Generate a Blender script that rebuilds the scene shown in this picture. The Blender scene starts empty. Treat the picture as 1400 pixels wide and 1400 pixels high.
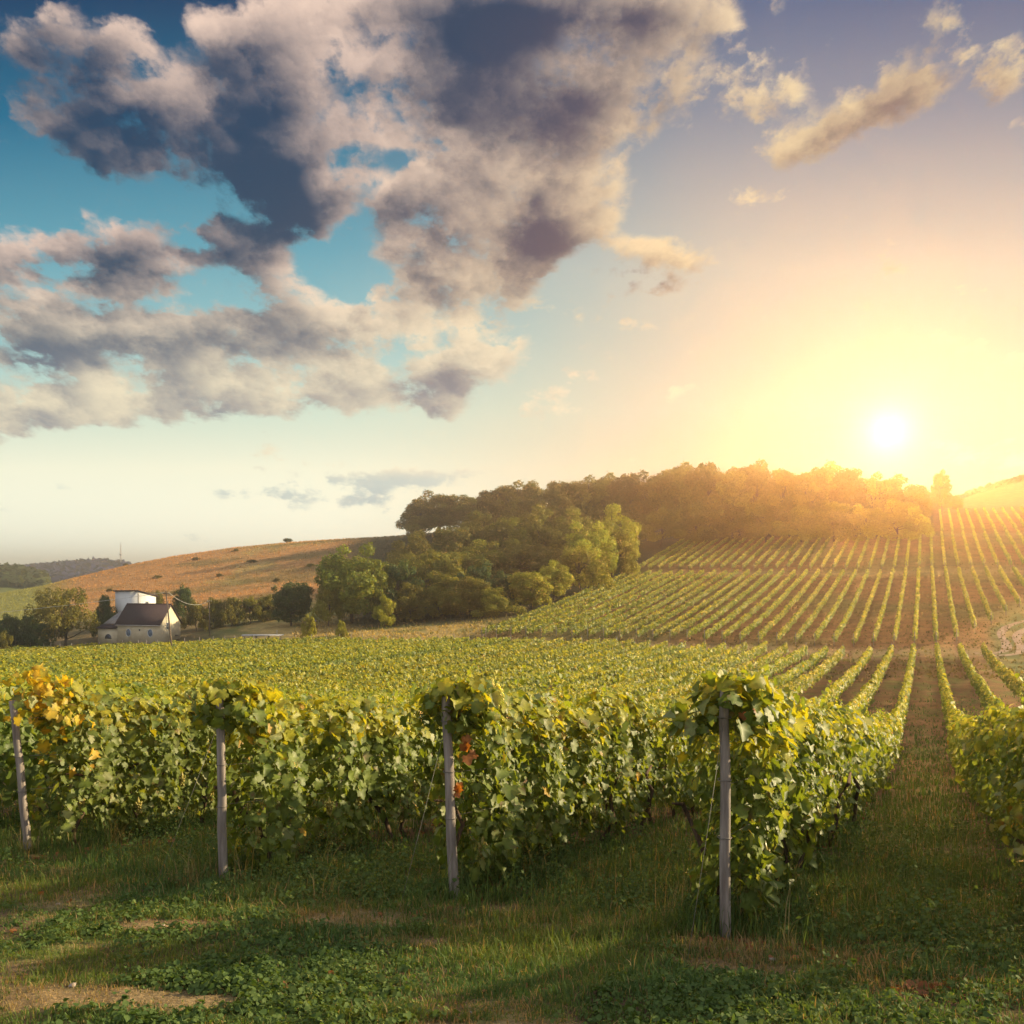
import bpy, math, random
import numpy as np

sc = bpy.context.scene
col = sc.collection
rng = np.random.default_rng(7)
random.seed(7)
R = math.radians

# ------------------------------------------------------------------ camera
cd = bpy.data.cameras.new('camera'); cam = bpy.data.objects.new('camera', cd); col.objects.link(cam)
cam.location = (0, 0, 0); cam.rotation_euler = (R(90), 0, 0)
cd.sensor_fit = 'HORIZONTAL'; cd.sensor_width = 36.0; cd.lens = 36.0 * 1300 / 1400
cd.shift_y = (790 - 700) / 1400
cd.clip_start = 0.1; cd.clip_end = 9000
sc.camera = cam

# ------------------------------------------------------------------ exposure
sc.view_settings.view_transform = 'Standard'
sc.view_settings.look = 'None'
sc.view_settings.exposure = 0.90
sc.view_settings.gamma = 1.0
sc.cycles.max_bounces = 6
sc.cycles.diffuse_bounces = 2
sc.cycles.glossy_bounces = 1
sc.cycles.transmission_bounces = 3
sc.cycles.volume_bounces = 0
sc.cycles.transparent_max_bounces = 4
sc.cycles.caustics_reflective = False
sc.cycles.caustics_refractive = False

# ------------------------------------------------------------------ sun lamp (low warm light from the right)
SUN_AZ, SUN_EL = 74.0, 19.5
sd = bpy.data.lights.new('sun', 'SUN'); sun = bpy.data.objects.new('sun', sd); col.objects.link(sun)
sd.energy = 5.0; sd.angle = R(0.6); sd.color = (1.0, 0.79, 0.46)
sun.rotation_euler = (R(90 - SUN_EL), 0, R(180 - SUN_AZ))
sun.location = (60, 20, 40)

# ------------------------------------------------------------------ sky
GLOW_AZ, GLOW_EL = math.atan(515 / 1300), math.atan(200 / 1300 * math.cos(math.atan(515 / 1300)))
GDIR = (math.sin(GLOW_AZ) * math.cos(GLOW_EL), math.cos(GLOW_AZ) * math.cos(GLOW_EL), math.sin(GLOW_EL))

def lin(r, g, b):
    f = lambda c: ((c / 255 + 0.055) / 1.055) ** 2.4 if c > 10 else c / 255 / 12.92
    return (f(r), f(g), f(b), 1.0)

CLOUDS = [  # x, y, rx, ry, weight  (gnomonic sky coordinates, hundredths)
    (1.1, 0.75, 1.7, 0.75, .55),
    (5.0, 0.9, 1.9, 0.95, 1.3), (7.2, 0.9, 2.0, 1.15, 1.35), (9.2, 0.3, 1.2, .6, .9), (6.6, 1.65, 1.9, .5, .8), (3.6, 1.5, .8, .9, .7),
    (1.9, 1.85, 1.0, .6, 1.1), (0.5, 1.95, .7, .38, .75), (3.2, 2.1, 1.0, .7, 1.0), (3.5, 3.0, 1.25, .6, 1.2),
    (0.9, 3.35, 1.1, .45, .85), (1.9, 3.75, .9, .3, .75), (0.1, 3.7, .7, .5, .7),
    (5.9, 3.25, .8, .8, 1.2), (7.1, 2.75, .95, .55, 1.0), (7.7, 3.5, 1.1, .45, .8), (8.8, 3.4, .5, .2, .5),
    (0.9, 4.6, 1.4, .5, 1.05), (2.8, 4.35, 1.1, .42, .95), (4.8, 4.55, .9, .5, 1.0), (0.5, 5.6, 1.4, .45, 1.05),
    (3.3, 5.2, 1.5, .48, 1.1), (5.6, 5.2, 1.1, .5, 1.05), (7.2, 4.5, 1.2, .45, .7),
    (12.9, 0.45, .6, .55, 1.1), (12.2, 1.1, .5, .4, 1.0), (11.6, 1.65, .5, .3, .9), (11.0, 2.1, .55, .28, .95), (10.2, 2.7, .6, .22, .95), (13.9, .7, .4, .5, .5),
    (5.0, 6.5, .8, .2, .8), (4.5, 6.78, 1.1, .12, .7), (6.2, 6.55, .9, .1, .45),
    (4.9, 3.3, .38, .7, -.55), (2.9, 3.95, .65, .25, -.7), (2.45, 0.7, .4, .6, -.55), (0.2, 2.55, .6, .22, -.7), (5.3, 2.2, .9, .2, -.6), (1.5, 2.75, .4, .22, -.5),
    (13.9, 4.85, .7, .18, .65), (13.1, 6.15, .5, .12, .6), (13.7, 6.38, .8, .14, .65), (10.8, 5.15, .18, .14, .5), (9.7, 5.3, .4, .1, .5), (11.6, 5.75, .8, .08, .42),
]

def build_world():
    w = bpy.data.worlds.new('World'); sc.world = w; w.use_nodes = True
    nt = w.node_tree; N = nt.nodes; L = nt.links
    N.clear()
    def put(sock, v):
        if hasattr(v, 'links') or isinstance(v, bpy.types.NodeSocket): sock.id_data.links.new(v, sock)
        else: sock.default_value = v
    def mk(tree):
        def m(op, a=0.0, b=0.0, c=0.0, clamp=False):
            n = tree.nodes.new('ShaderNodeMath'); n.operation = op; n.use_clamp = clamp
            put(n.inputs[0], a); put(n.inputs[1], b); put(n.inputs[2], c); return n.outputs[0]
        def v(op, a=(0, 0, 0), b=(0, 0, 0), c=(0, 0, 0)):
            n = tree.nodes.new('ShaderNodeVectorMath'); n.operation = op
            put(n.inputs[0], a); put(n.inputs[1], b)
            if op == 'MULTIPLY_ADD': put(n.inputs[2], c)
            return n.outputs['Value'] if op in ('DOT_PRODUCT', 'LENGTH') else n.outputs[0]
        return m, v
    # --- cloud density group: P (x,y hundredths)
    g = bpy.data.node_groups.new('cloud_density', 'ShaderNodeTree')
    g.interface.new_socket('P', in_out='INPUT', socket_type='NodeSocketVector')
    g.interface.new_socket('D', in_out='OUTPUT', socket_type='NodeSocketFloat')
    g.interface.new_socket('M', in_out='OUTPUT', socket_type='NodeSocketFloat')
    gi = g.nodes.new('NodeGroupInput'); go = g.nodes.new('NodeGroupOutput')
    gm, gv = mk(g)
    P = gi.outputs['P']
    def noise(tree, vec, scale, detail, rough, dist=0.0):
        n = tree.nodes.new('ShaderNodeTexNoise'); n.noise_dimensions = '2D'
        tree.links.new(vec, n.inputs['Vector']); n.inputs['Scale'].default_value = scale
        n.inputs['Detail'].default_value = detail; n.inputs['Roughness'].default_value = rough
        n.inputs['Distortion'].default_value = dist
        return n
    sep = g.nodes.new('ShaderNodeSeparateXYZ'); g.links.new(P, sep.inputs[0])
    # perspective coordinates: smaller and flatter towards the horizon
    e = gm('MULTIPLY_ADD', sep.outputs[1], -1 / 13, 7.9 / 13 + .50)
    inv = gm('DIVIDE', 1.0, gm('MAXIMUM', e, .08))
    cx = gm('MULTIPLY', gm('MULTIPLY_ADD', sep.outputs[0], 1 / 13, -7 / 13), inv)
    cb = g.nodes.new('ShaderNodeCombineXYZ'); g.links.new(cx, cb.inputs[0]); g.links.new(gm('MULTIPLY', inv, 1.15), cb.inputs[1])
    Q = cb.outputs[0]
    n0 = noise(g, Q, 3.4, 3, .5)
    n0v = gv('MULTIPLY_ADD', n0.outputs['Color'], (.7, .5, 0), (-.35, -.25, 0))
    PW = gv('ADD', P, n0v)
    acc = 0.0
    for (x, y, rx, ry, wt) in CLOUDS:
        q = gv('MULTIPLY_ADD', PW, (1 / rx, 1 / ry, 0), (-x / rx, -y / ry, 0))
        d2 = gv('DOT_PRODUCT', q, q)
        ex = gm('POWER', .45, d2)
        acc = gm('MULTIPLY_ADD', ex, wt, acc)
    mask = gm('MINIMUM', acc, 1.08)
    n1 = noise(g, Q, 9.0, 10, .62, .0)
    vor = g.nodes.new('ShaderNodeTexVoronoi'); vor.voronoi_dimensions = '2D'; vor.feature = 'SMOOTH_F1'; vor.normalize = True
    vq = gv('MULTIPLY_ADD', n1.outputs['Color'], (.11, .11, 0), Q)
    g.links.new(vq, vor.inputs['Vector']); vor.inputs['Scale'].default_value = 7.5; vor.inputs['Smoothness'].default_value = .35
    vor.inputs['Detail'].default_value = 3.0; vor.inputs['Roughness'].default_value = .52; vor.inputs['Lacunarity'].default_value = 2.3
    puff = gm('MULTIPLY_ADD', vor.outputs['Distance'], -2.2, .72)
    nn = gm('ADD', gm('MULTIPLY_ADD', n1.outputs[0], 2.4, -1.2), gm('MULTIPLY', puff, 1.0))
    dens = gm('ADD', gm('ADD', mask, nn), -.63)
    g.links.new(dens, go.inputs['D']); thick = gm('MULTIPLY', gm('SUBTRACT', n0.outputs[0], .42), .75)
    for (x, y, rx, ry) in [(1.9, 1.9, .9, .45), (3.4, 2.85, 1.15, .65), (3.6, 1.4, .6, .8), (5.9, 3.25, .6, .65), (7.2, 1.5, 1.7, .5), (6.9, .35, .9, .4), (7.3, 3.3, .5, .3), (1.4, 3.6, 1.0, .35), (3.3, 4.4, 1.1, .35), (1.0, 4.7, 1.0, .3), (5.6, 5.3, .7, .3), (1.0, .9, 1.4, .7)]:
        q = gv('MULTIPLY_ADD', PW, (1 / rx, 1 / ry, 0), (-x / rx, -y / ry, 0))
        thick = gm('MULTIPLY_ADD', gm('POWER', .42, gv('DOT_PRODUCT', q, q)), -.24, thick)
    g.links.new(thick, go.inputs['M'])

    m, v = mk(nt)
    tc = N.new('ShaderNodeTexCoord'); D = tc.outputs['Generated']
    sp = N.new('ShaderNodeSeparateXYZ'); L.new(D, sp.inputs[0])
    dy = m('MAXIMUM', sp.outputs[1], .22)
    X = m('MULTIPLY_ADD', m('DIVIDE', sp.outputs[0], dy), 13, 7)
    Y = m('MULTIPLY_ADD', m('DIVIDE', sp.outputs[2], dy), -13, 7.9)
    cP = N.new('ShaderNodeCombineXYZ'); L.new(X, cP.inputs[0]); L.new(Y, cP.inputs[1]); P = cP.outputs[0]
    def ramp(fac, stops, interp='B_SPLINE'):
        r = N.new('ShaderNodeValToRGB'); r.color_ramp.interpolation = interp
        el = r.color_ramp.elements
        while len(el) < len(stops): el.new(.5)
        for k, (p, c) in enumerate(stops): el[k].position = p; el[k].color = c
        L.new(fac, r.inputs[0]); return r.outputs[0]
    def mix(f, a, b, mode='MIX'):
        n = N.new('ShaderNodeMix'); n.data_type = 'RGBA'; n.blend_type = mode; n.clamp_factor = True
        put(n.inputs['Factor'], f); put(n.inputs['A'], a); put(n.inputs['B'], b); return n.outputs['Result']
    def sstep(x, a, b):
        n = N.new('ShaderNodeMapRange'); n.interpolation_type = 'SMOOTHSTEP'
        L.new(x, n.inputs['Value']); n.inputs['From Min'].default_value = a; n.inputs['From Max'].default_value = b
        return n.outputs['Result']
    fy = m('DIVIDE', Y, 8.0, clamp=True)
    left = ramp(fy, [(0, lin(6, 62, 100)), (.2, lin(22, 108, 142)), (.42, lin(96, 164, 182)), (.58, lin(152, 200, 202)), (.70, lin(212, 232, 212)), (.80, lin(250, 250, 222)), (.93, lin(250, 252, 230)), (1, lin(255, 252, 226))], 'LINEAR')
    right = ramp(fy, [(0, lin(84, 102, 138)), (.18, lin(134, 140, 156)), (.34, lin(184, 178, 172)), (.46, lin(208, 200, 182)), (.58, lin(212, 204, 182)), (.7, lin(216, 210, 186)), (.85, lin(214, 200, 164)), (1, lin(206, 180, 128))], 'LINEAR')
    skyc = mix(sstep(X, 4.0, 11.0), left, right)
    # physical sky under the graded colours
    st = N.new('ShaderNodeTexSky'); st.sky_type = 'NISHITA'; st.sun_disc = False
    st.sun_elevation = R(SUN_EL); st.sun_rotation = R(SUN_AZ); st.altitude = 200; st.dust_density = 2.0
    skyc = mix(.006, skyc, st.outputs[0], 'ADD')
    # sun glow
    ct = v('DOT_PRODUCT', D, GDIR)
    th = m('MULTIPLY', m('ARCCOSINE', m('MINIMUM', ct, .9999999)), 180 / math.pi)
    wide = m('EXPONENT', m('MULTIPLY', th, -1 / 6.0))
    skyc = mix(1.0, skyc, v('SCALE', (1.0, .80, .36), (0, 0, 0)) if False else mix(wide, (0, 0, 0, 1), (.10, .08, .03, 1)), 'ADD')
    # clouds
    def grp(vec):
        n = N.new('ShaderNodeGroup'); n.node_tree = g; L.new(vec, n.inputs[0]); return n
    g1 = grp(P); g2 = grp(v('ADD', P, (.24, -.30, 0)))
    d1, d2 = g1.outputs['D'], g2.outputs['D']
    alpha = m('MULTIPLY', sstep(d1, -.14, .38), .97)
    grad = m('SUBTRACT', d1, d2)
    lit = m('ADD', m('MULTIPLY_ADD', grad, .46, m('MULTIPLY_ADD', g1.outputs['M'], 1.5, .34)), m('MULTIPLY', m('SUBTRACT', .58, m('MINIMUM', d1, 1.4)), .52))
    near = sstep(m('ADD', X, m('MULTIPLY', Y, .75)), 5.5, 13.0)
    dark = mix(near, lin(24, 62, 94), lin(100, 84, 100))
    darkl = mix(sstep(Y, 3.6, 6.2), dark, lin(142, 146, 156))
    brite = mix(near, lin(246, 216, 196), lin(255, 228, 178))
    bright = mix(sstep(Y, 3.2, 5.5), brite, lin(255, 240, 205))
    cc = mix(sstep(lit, -.04, 1.08), darkl, bright)
    low = sstep(Y, 6.3, 6.6)
    cc = mix(m('MULTIPLY', low, .75), cc, mix(sstep(X, 7, 11), lin(178, 204, 206), lin(205, 178, 136)))
    out = mix(alpha, skyc, cc)
    core = m('MULTIPLY', m('EXPONENT', m('MULTIPLY', m('MULTIPLY', th, th), -1 / .03)), 62000.0)
    halo = m('MULTIPLY', m('EXPONENT', m('MULTIPLY', th, -1 / .8)), 1.7)
    for lum, tint_ in ((core, (1.0, .45, .11)), (halo, (1.0, .88, .66))):
        n = N.new('ShaderNodeVectorMath'); n.operation = 'SCALE'; n.inputs[0].default_value = tint_
        L.new(lum, n.inputs['Scale']); out = mix(1.0, out, n.outputs[0], 'ADD')
    # even pale fill added to the unseen sky overhead and behind, lifting shadows
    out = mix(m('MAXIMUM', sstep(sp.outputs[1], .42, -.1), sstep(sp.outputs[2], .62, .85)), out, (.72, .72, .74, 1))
    hz_ = N.new('ShaderNodeVectorMath'); hz_.operation = 'SCALE'; L.new(out, hz_.inputs[0])
    L.new(m('MULTIPLY_ADD', sstep(sp.outputs[2], .16, .0), .30, 1.0), hz_.inputs['Scale']); out = hz_.outputs[0]
    # ground half of the sphere: dull
    out = mix(sstep(sp.outputs[2], -.12, -.02), (.45, .38, .26, 1), out)
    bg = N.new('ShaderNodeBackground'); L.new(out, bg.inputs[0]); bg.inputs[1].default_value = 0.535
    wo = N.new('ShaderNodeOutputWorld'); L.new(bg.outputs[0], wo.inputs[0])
    w.cycles.sampling_method = 'MANUAL'; w.cycles.sample_map_resolution = 2048
build_world()

# ------------------------------------------------------------------ helpers
RD = np.array([0.399, 0.917]); RP = np.array([0.917, -0.399])     # along the vine rows / across them (to the right)

def value_noise(x, y, seed=0):
    x = np.asarray(x, float); y = np.asarray(y, float)
    xi = np.floor(x).astype(np.int64); yi = np.floor(y).astype(np.int64)
    fx = x - xi; fy = y - yi
    fx = fx * fx * (3 - 2 * fx); fy = fy * fy * (3 - 2 * fy)
    def h(a, b):
        n = (a * 374761393 + b * 668265263 + seed * 974711) & 0x7fffffff
        n = ((n ^ (n >> 13)) * 1274126177) & 0x7fffffff
        return ((n ^ (n >> 16)) & 0xffff) / 65535.0
    return (h(xi, yi) * (1 - fx) + h(xi + 1, yi) * fx) * (1 - fy) + (h(xi, yi + 1) * (1 - fx) + h(xi + 1, yi + 1) * fx) * fy

def fbm(x, y, seed=0, octs=4):
    a, s, t = 0.5, 0.0, 0.0
    for k in range(octs):
        s = s + a * value_noise(np.asarray(x) * 2 ** k, np.asarray(y) * 2 ** k, seed + 17 * k); t += a; a *= .5
    return s / t

_sk = np.array([-60, -5, 0, 4, 7.2, 14.4, 30, 50, 64, 90, 115, 131, 142, 165, 190, 227, 284, 352, 420, 600, 3000], float)
_zk = np.array([-1.3, -1.45, -1.72, -2.12, -2.66, -3.65, -6.1, -8.35, -9.2, -10.0, -10.25, -10.1, -9.3, -7.0, -4.0, .8, 11, 22.5, 30, 38, 40], float)
_sf = np.linspace(-60, 700, 3041)
_zf = np.interp(_sf, _sk, _zk)
def _smooth(z, w):
    k = np.hanning(w); k /= k.sum()
    return np.convolve(np.pad(z, w // 2, mode='edge'), k, 'valid')[:len(z)]
_zs = _smooth(_zf, 121); _zn = _smooth(_zf, 25)
_w = np.clip((_sf - 10) / 15, 0, 1); _zf = _zn * (1 - _w) + _zs * _w

def bump(Y, c, w): return np.exp(-((Y - c) / w) ** 2)

def terrain(X, Y):
    X = np.asarray(X, float); Y = np.asarray(Y, float)
    s = .399 * X + .917 * Y; t = .917 * X - .399 * Y
    a = np.interp(s, _sf, _zf)
    b = np.interp(t, [-400, -250, -150, -104, -60, -10, 0, 10, 40], [-6.5, -6, -4.3, -1.6, -.4, -.5, 0, .1, .2])
    k = np.interp(t, [-150, -90], [1.35, 1.0])
    hill = np.where(s > 131, (a + 10.1) * k - 10.1, a)
    z = hill + b
    Ys = np.maximum(Y, 40); px = 700 + 1300 * X / Ys
    px = np.clip(px, -900, 2400)
    ysk = np.interp(px, [-900, -200, 0, 60, 100, 180, 240, 320, 400, 480, 540, 700, 900, 1100, 1240, 1300, 1400, 1700],
                    [840, 826, 812, 801, 791, 772, 760, 748, 741, 737, 735, 722, 705, 697, 694, 691, 690, 690])
    cap = (790 - ysk) / 1300 * 370 - np.maximum(Y - 370, 0) * .085
    d = cap - z
    far = np.where(Y > 60, np.minimum(z, cap) - 1.2 * np.exp(-np.abs(d) / 2.5), z)
    wgt = np.clip((Y - 60) / 60, 0, 1)
    z = z * (1 - wgt) + far * wgt
    z = np.maximum(z, -16)
    # hills beyond
    g1 = np.interp(px, [-900, -100, 10, 50, 90, 140], [12, 21, 20, 17, 8, 0]) * bump(Y, 640, 120)
    g2 = np.interp(px, [-900, -200, 0, 60, 130, 165, 190, 260, 500], [15, 18, 20, 25, 30, 28, 21, 8, 0]) * bump(Y, 1050, 200)
    g3 = np.interp(px, [1180, 1262, 1310, 1345, 1400, 1500, 2400], [0, 8, 12, 16.5, 22, 26, 20]) * bump(Y, 440, 55)
    return z + np.where(Y > 200, g1 + g2 + g3, 0)

def gz(x, y): return float(terrain(np.array([x]), np.array([y]))[0])
def at(px, Y): return (px - 700) / 1300 * Y

def mesh_obj(name, verts, faces, mat, colr=None, parent=None, smooth=False):
    """faces: an (n,k) array, or a list of such arrays; one mesh object"""
    verts = np.ascontiguousarray(verts, np.float32)
    fl = faces if isinstance(faces, list) else [faces]
    fl = [np.asarray(f, np.int32) for f in fl if len(f)]
    me = bpy.data.meshes.new(name)
    me.vertices.add(len(verts)); me.vertices.foreach_set('co', verts.ravel())
    loops = np.concatenate([f.ravel() for f in fl]) if fl else np.zeros(0, np.int32)
    tot = np.concatenate([np.full(len(f), f.shape[1], np.int32) for f in fl]) if fl else np.zeros(0, np.int32)
    st = np.concatenate([[0], np.cumsum(tot)[:-1]]).astype(np.int32) if len(tot) else tot
    me.loops.add(len(loops)); me.loops.foreach_set('vertex_index', loops)
    me.polygons.add(len(tot)); me.polygons.foreach_set('loop_start', st)
    try: me.polygons.foreach_set('loop_total', tot)
    except Exception: pass
    if smooth: me.polygons.foreach_set('use_smooth', np.ones(len(tot), bool))
    me.update(calc_edges=True)
    if colr is not None:
        at_ = me.color_attributes.new('Col', 'FLOAT_COLOR', 'POINT')
        c = np.ones((len(verts), 4), np.float32); c[:, :3] = colr
        at_.data.foreach_set('color', c.ravel())
    me.materials.append(mat)
    o = bpy.data.objects.new(name, me); col.objects.link(o)
    if parent is not None: o.parent = parent
    return o

def tag(o, label=None, cat=None, group=None, kind=None):
    if label: o['label'] = label
    if cat: o['category'] = cat
    if group: o['group'] = group
    if kind: o['kind'] = kind
    return o

def thing(name, label, cat, loc=(0, 0, 0), rz=0.0, group=None):
    e = bpy.data.objects.new(name, None); col.objects.link(e)
    e.location = loc; e.rotation_euler = (0, 0, rz); e.empty_display_size = .2
    return tag(e, label, cat, group)

class MB:
    """collects simple solids and links them as one mesh"""
    def __init__(s): s.v = []; s.f = {}; s.n = 0
    def add(s, v, fs):
        s.v.append(np.asarray(v, float))
        for f in fs: s.f.setdefault(len(f), []).append([i + s.n for i in f])
        s.n += len(v); return s
    def box(s, a, b):
        (x0, y0, z0), (x1, y1, z1) = a, b
        return s.add([(x0, y0, z0), (x1, y0, z0), (x1, y1, z0), (x0, y1, z0), (x0, y0, z1), (x1, y0, z1), (x1, y1, z1), (x0, y1, z1)],
                     [(3, 2, 1, 0), (4, 5, 6, 7), (0, 1, 5, 4), (1, 2, 6, 5), (2, 3, 7, 6), (3, 0, 4, 7)])
    def prism(s, poly, y0, y1):
        """polygon in xz, extruded along y"""
        n = len(poly)
        v = [(x, y0, z) for x, z in poly] + [(x, y1, z) for x, z in poly]
        return s.add(v, [tuple(range(n)), tuple(range(2 * n - 1, n - 1, -1))] + [((i + 1) % n, i, n + i, n + (i + 1) % n) for i in range(n)])
    def tube(s, pts, rad, n=6):
        pts = np.asarray(pts, float); m = len(pts)
        rad = np.broadcast_to(np.asarray(rad, float), (m,))
        vs = []
        for i in range(m):
            d = pts[min(i + 1, m - 1)] - pts[max(i - 1, 0)]; d /= np.linalg.norm(d) + 1e-9
            a = np.cross(d, (0, 0, 1.0) if abs(d[2]) < .9 else (1.0, 0, 0)); a /= np.linalg.norm(a); b = np.cross(d, a)
            for k in range(n):
                q = 2 * math.pi * k / n; vs.append(pts[i] + rad[i] * (a * math.cos(q) + b * math.sin(q)))
        fs = [(i * n + k, i * n + (k + 1) % n, (i + 1) * n + (k + 1) % n, (i + 1) * n + k) for i in range(m - 1) for k in range(n)]
        fs += [tuple(range(n - 1, -1, -1)), tuple(range((m - 1) * n, m * n))]
        return s.add(vs, fs)
    def data(s): return np.concatenate(s.v), [np.array(f) for f in s.f.values()]
    def build(s, name, mat, parent=None, smooth=False, colr=None):
        v, f = s.data(); return mesh_obj(name, v, f, mat, colr, parent, smooth)

# ------------------------------------------------------------------ materials
def new_mat(name):
    m = bpy.data.materials.new(name); m.use_nodes = True
    nt = m.node_tree; p = nt.nodes['Principled BSDF']; return m, nt, p

def noisy_mat(name, c1, c2, scale=4.0, rough=.85, detail=5, stretch=(1, 1, 1), bumpv=0.0, spec=.3):
    m, nt, p = new_mat(name)
    tc = nt.nodes.new('ShaderNodeTexCoord'); mp = nt.nodes.new('ShaderNodeMapping'); mp.inputs['Scale'].default_value = stretch
    nz = nt.nodes.new('ShaderNodeTexNoise'); nz.inputs['Scale'].default_value = scale; nz.inputs['Detail'].default_value = detail
    nt.links.new(tc.outputs['Object'], mp.inputs[0]); nt.links.new(mp.outputs[0], nz.inputs['Vector'])
    r = nt.nodes.new('ShaderNodeValToRGB'); r.color_ramp.elements[0].position = .3; r.color_ramp.elements[1].position = .7
    r.color_ramp.elements[0].color = (*c1, 1); r.color_ramp.elements[1].color = (*c2, 1)
    nt.links.new(nz.outputs[0], r.inputs[0]); nt.links.new(r.outputs[0], p.inputs['Base Color'])
    p.inputs['Roughness'].default_value = rough; p.inputs['Specular IOR Level'].default_value = spec
    if bumpv:
        b = nt.nodes.new('ShaderNodeBump'); b.inputs['Strength'].default_value = bumpv; b.inputs['Distance'].default_value = .02
        nt.links.new(nz.outputs[0], b.inputs['Height']); nt.links.new(b.outputs[0], p.inputs['Normal'])
    return m

def leaf_mat(name, trans=.35, rough=.5, spec=.4, tint=(1, 1, 1), tcol=(1.5, 1.35, .5), objvar=0.0):
    """leaf colour comes from the mesh's own leaf-by-leaf colour attribute; thin leaves let light through"""
    m, nt, p = new_mat(name)
    a = nt.nodes.new('ShaderNodeAttribute'); a.attribute_name = 'Col'
    base = a.outputs['Color']
    mul = nt.nodes.new('ShaderNodeVectorMath'); mul.operation = 'MULTIPLY'; nt.links.new(base, mul.inputs[0]); mul.inputs[1].default_value = tint
    base = mul.outputs[0]
    if objvar:
        oi = nt.nodes.new('ShaderNodeObjectInfo')
        hs = nt.nodes.new('ShaderNodeHueSaturation')
        mr = nt.nodes.new('ShaderNodeMapRange'); nt.links.new(oi.outputs['Random'], mr.inputs['Value'])
        mr.inputs['To Min'].default_value = 1 - objvar; mr.inputs['To Max'].default_value = 1 + objvar
        mh = nt.nodes.new('ShaderNodeMapRange'); nt.links.new(oi.outputs['Random'], mh.inputs['Value'])
        mh.inputs['To Min'].default_value = .488; mh.inputs['To Max'].default_value = .51
        nt.links.new(mr.outputs[0], hs.inputs['Value']); nt.links.new(mh.outputs[0], hs.inputs['Hue']); nt.links.new(base, hs.inputs['Color']); base = hs.outputs[0]
    nt.links.new(base, p.inputs['Base Color']); p.inputs['Roughness'].default_value = rough; p.inputs['Specular IOR Level'].default_value = spec
    t = nt.nodes.new('ShaderNodeBsdfTranslucent')
    tm = nt.nodes.new('ShaderNodeVectorMath'); tm.operation = 'MULTIPLY'; nt.links.new(base, tm.inputs[0]); tm.inputs[1].default_value = tcol
    nt.links.new(tm.outputs[0], t.inputs[0])
    mx = nt.nodes.new('ShaderNodeMixShader'); mx.inputs[0].default_value = trans
    nt.links.new(p.outputs[0], mx.inputs[1]); nt.links.new(t.outputs[0], mx.inputs[2])
    nt.links.new(mx.outputs[0], nt.nodes['Material Output'].inputs['Surface'])
    return m

M_VINE = leaf_mat('vine_leaf', .42, .50, .40, tcol=(1.9, 1.6, .45))
M_GRASS = leaf_mat('grass_blade', .35, .65, .18, tcol=(1.5, 1.4, .6))
M_CROWN = leaf_mat('tree_leaf', .34, .6, .25, tcol=(1.7, 1.4, .4), objvar=.22)
M_BARK = noisy_mat('bark', (.055, .04, .028), (.13, .10, .07), 6, .9, 6, (1, 1, .25), .6)
M_VBARK = noisy_mat('vine_bark', (.05, .032, .02), (.13, .085, .055), 30, .95, 6, (1, 1, .2), .8)
M_POST = noisy_mat('weathered_post', (.14, .115, .10), (.36, .315, .285), 22, .85, 8, (1, 1, .12), .5)
M_WIRE = noisy_mat('wire', (.12, .11, .10), (.24, .22, .2), 40, .5)
M_CREAM = noisy_mat('cream_plaster', (.62, .54, .38), (.72, .65, .49), 1.2, .9)
M_ROOF = noisy_mat('dark_roof', (.030, .019, .024), (.052, .033, .040), 3, .8, 5, (1, 1, 1), .3)
M_WHITE = noisy_mat('white_plaster', (.62, .64, .66), (.75, .76, .76), .8, .9)
M_SHEET = noisy_mat('corrugated_sheet', (.16, .15, .16), (.42, .39, .39), 1.6, .6, 3, (6, .4, 1))
M_PANE = noisy_mat('window_glass', (.02, .03, .05), (.05, .07, .10), 2, .15, spec=.6)
M_BLUEPANE = noisy_mat('blue_glass', (.10, .16, .24), (.18, .24, .32), 2, .2, spec=.6)
M_POLE = noisy_mat('pole_wood', (.10, .075, .055), (.20, .155, .12), 8, .9, 5, (1, 1, .1))
M_CONC = noisy_mat('pale_concrete', (.42, .42, .42), (.6, .6, .6), 2, .9)
M_BLUE = noisy_mat('blue_plastic', (.02, .05, .20), (.03, .08, .28), 2, .5)
M_MAST = noisy_mat('mast_steel', (.4, .38, .38), (.55, .53, .53), 1, .6)
M_GRAPE = noisy_mat('grape_skin', (.22, .20, .04), (.36, .28, .06), 30, .35, spec=.5)

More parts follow.
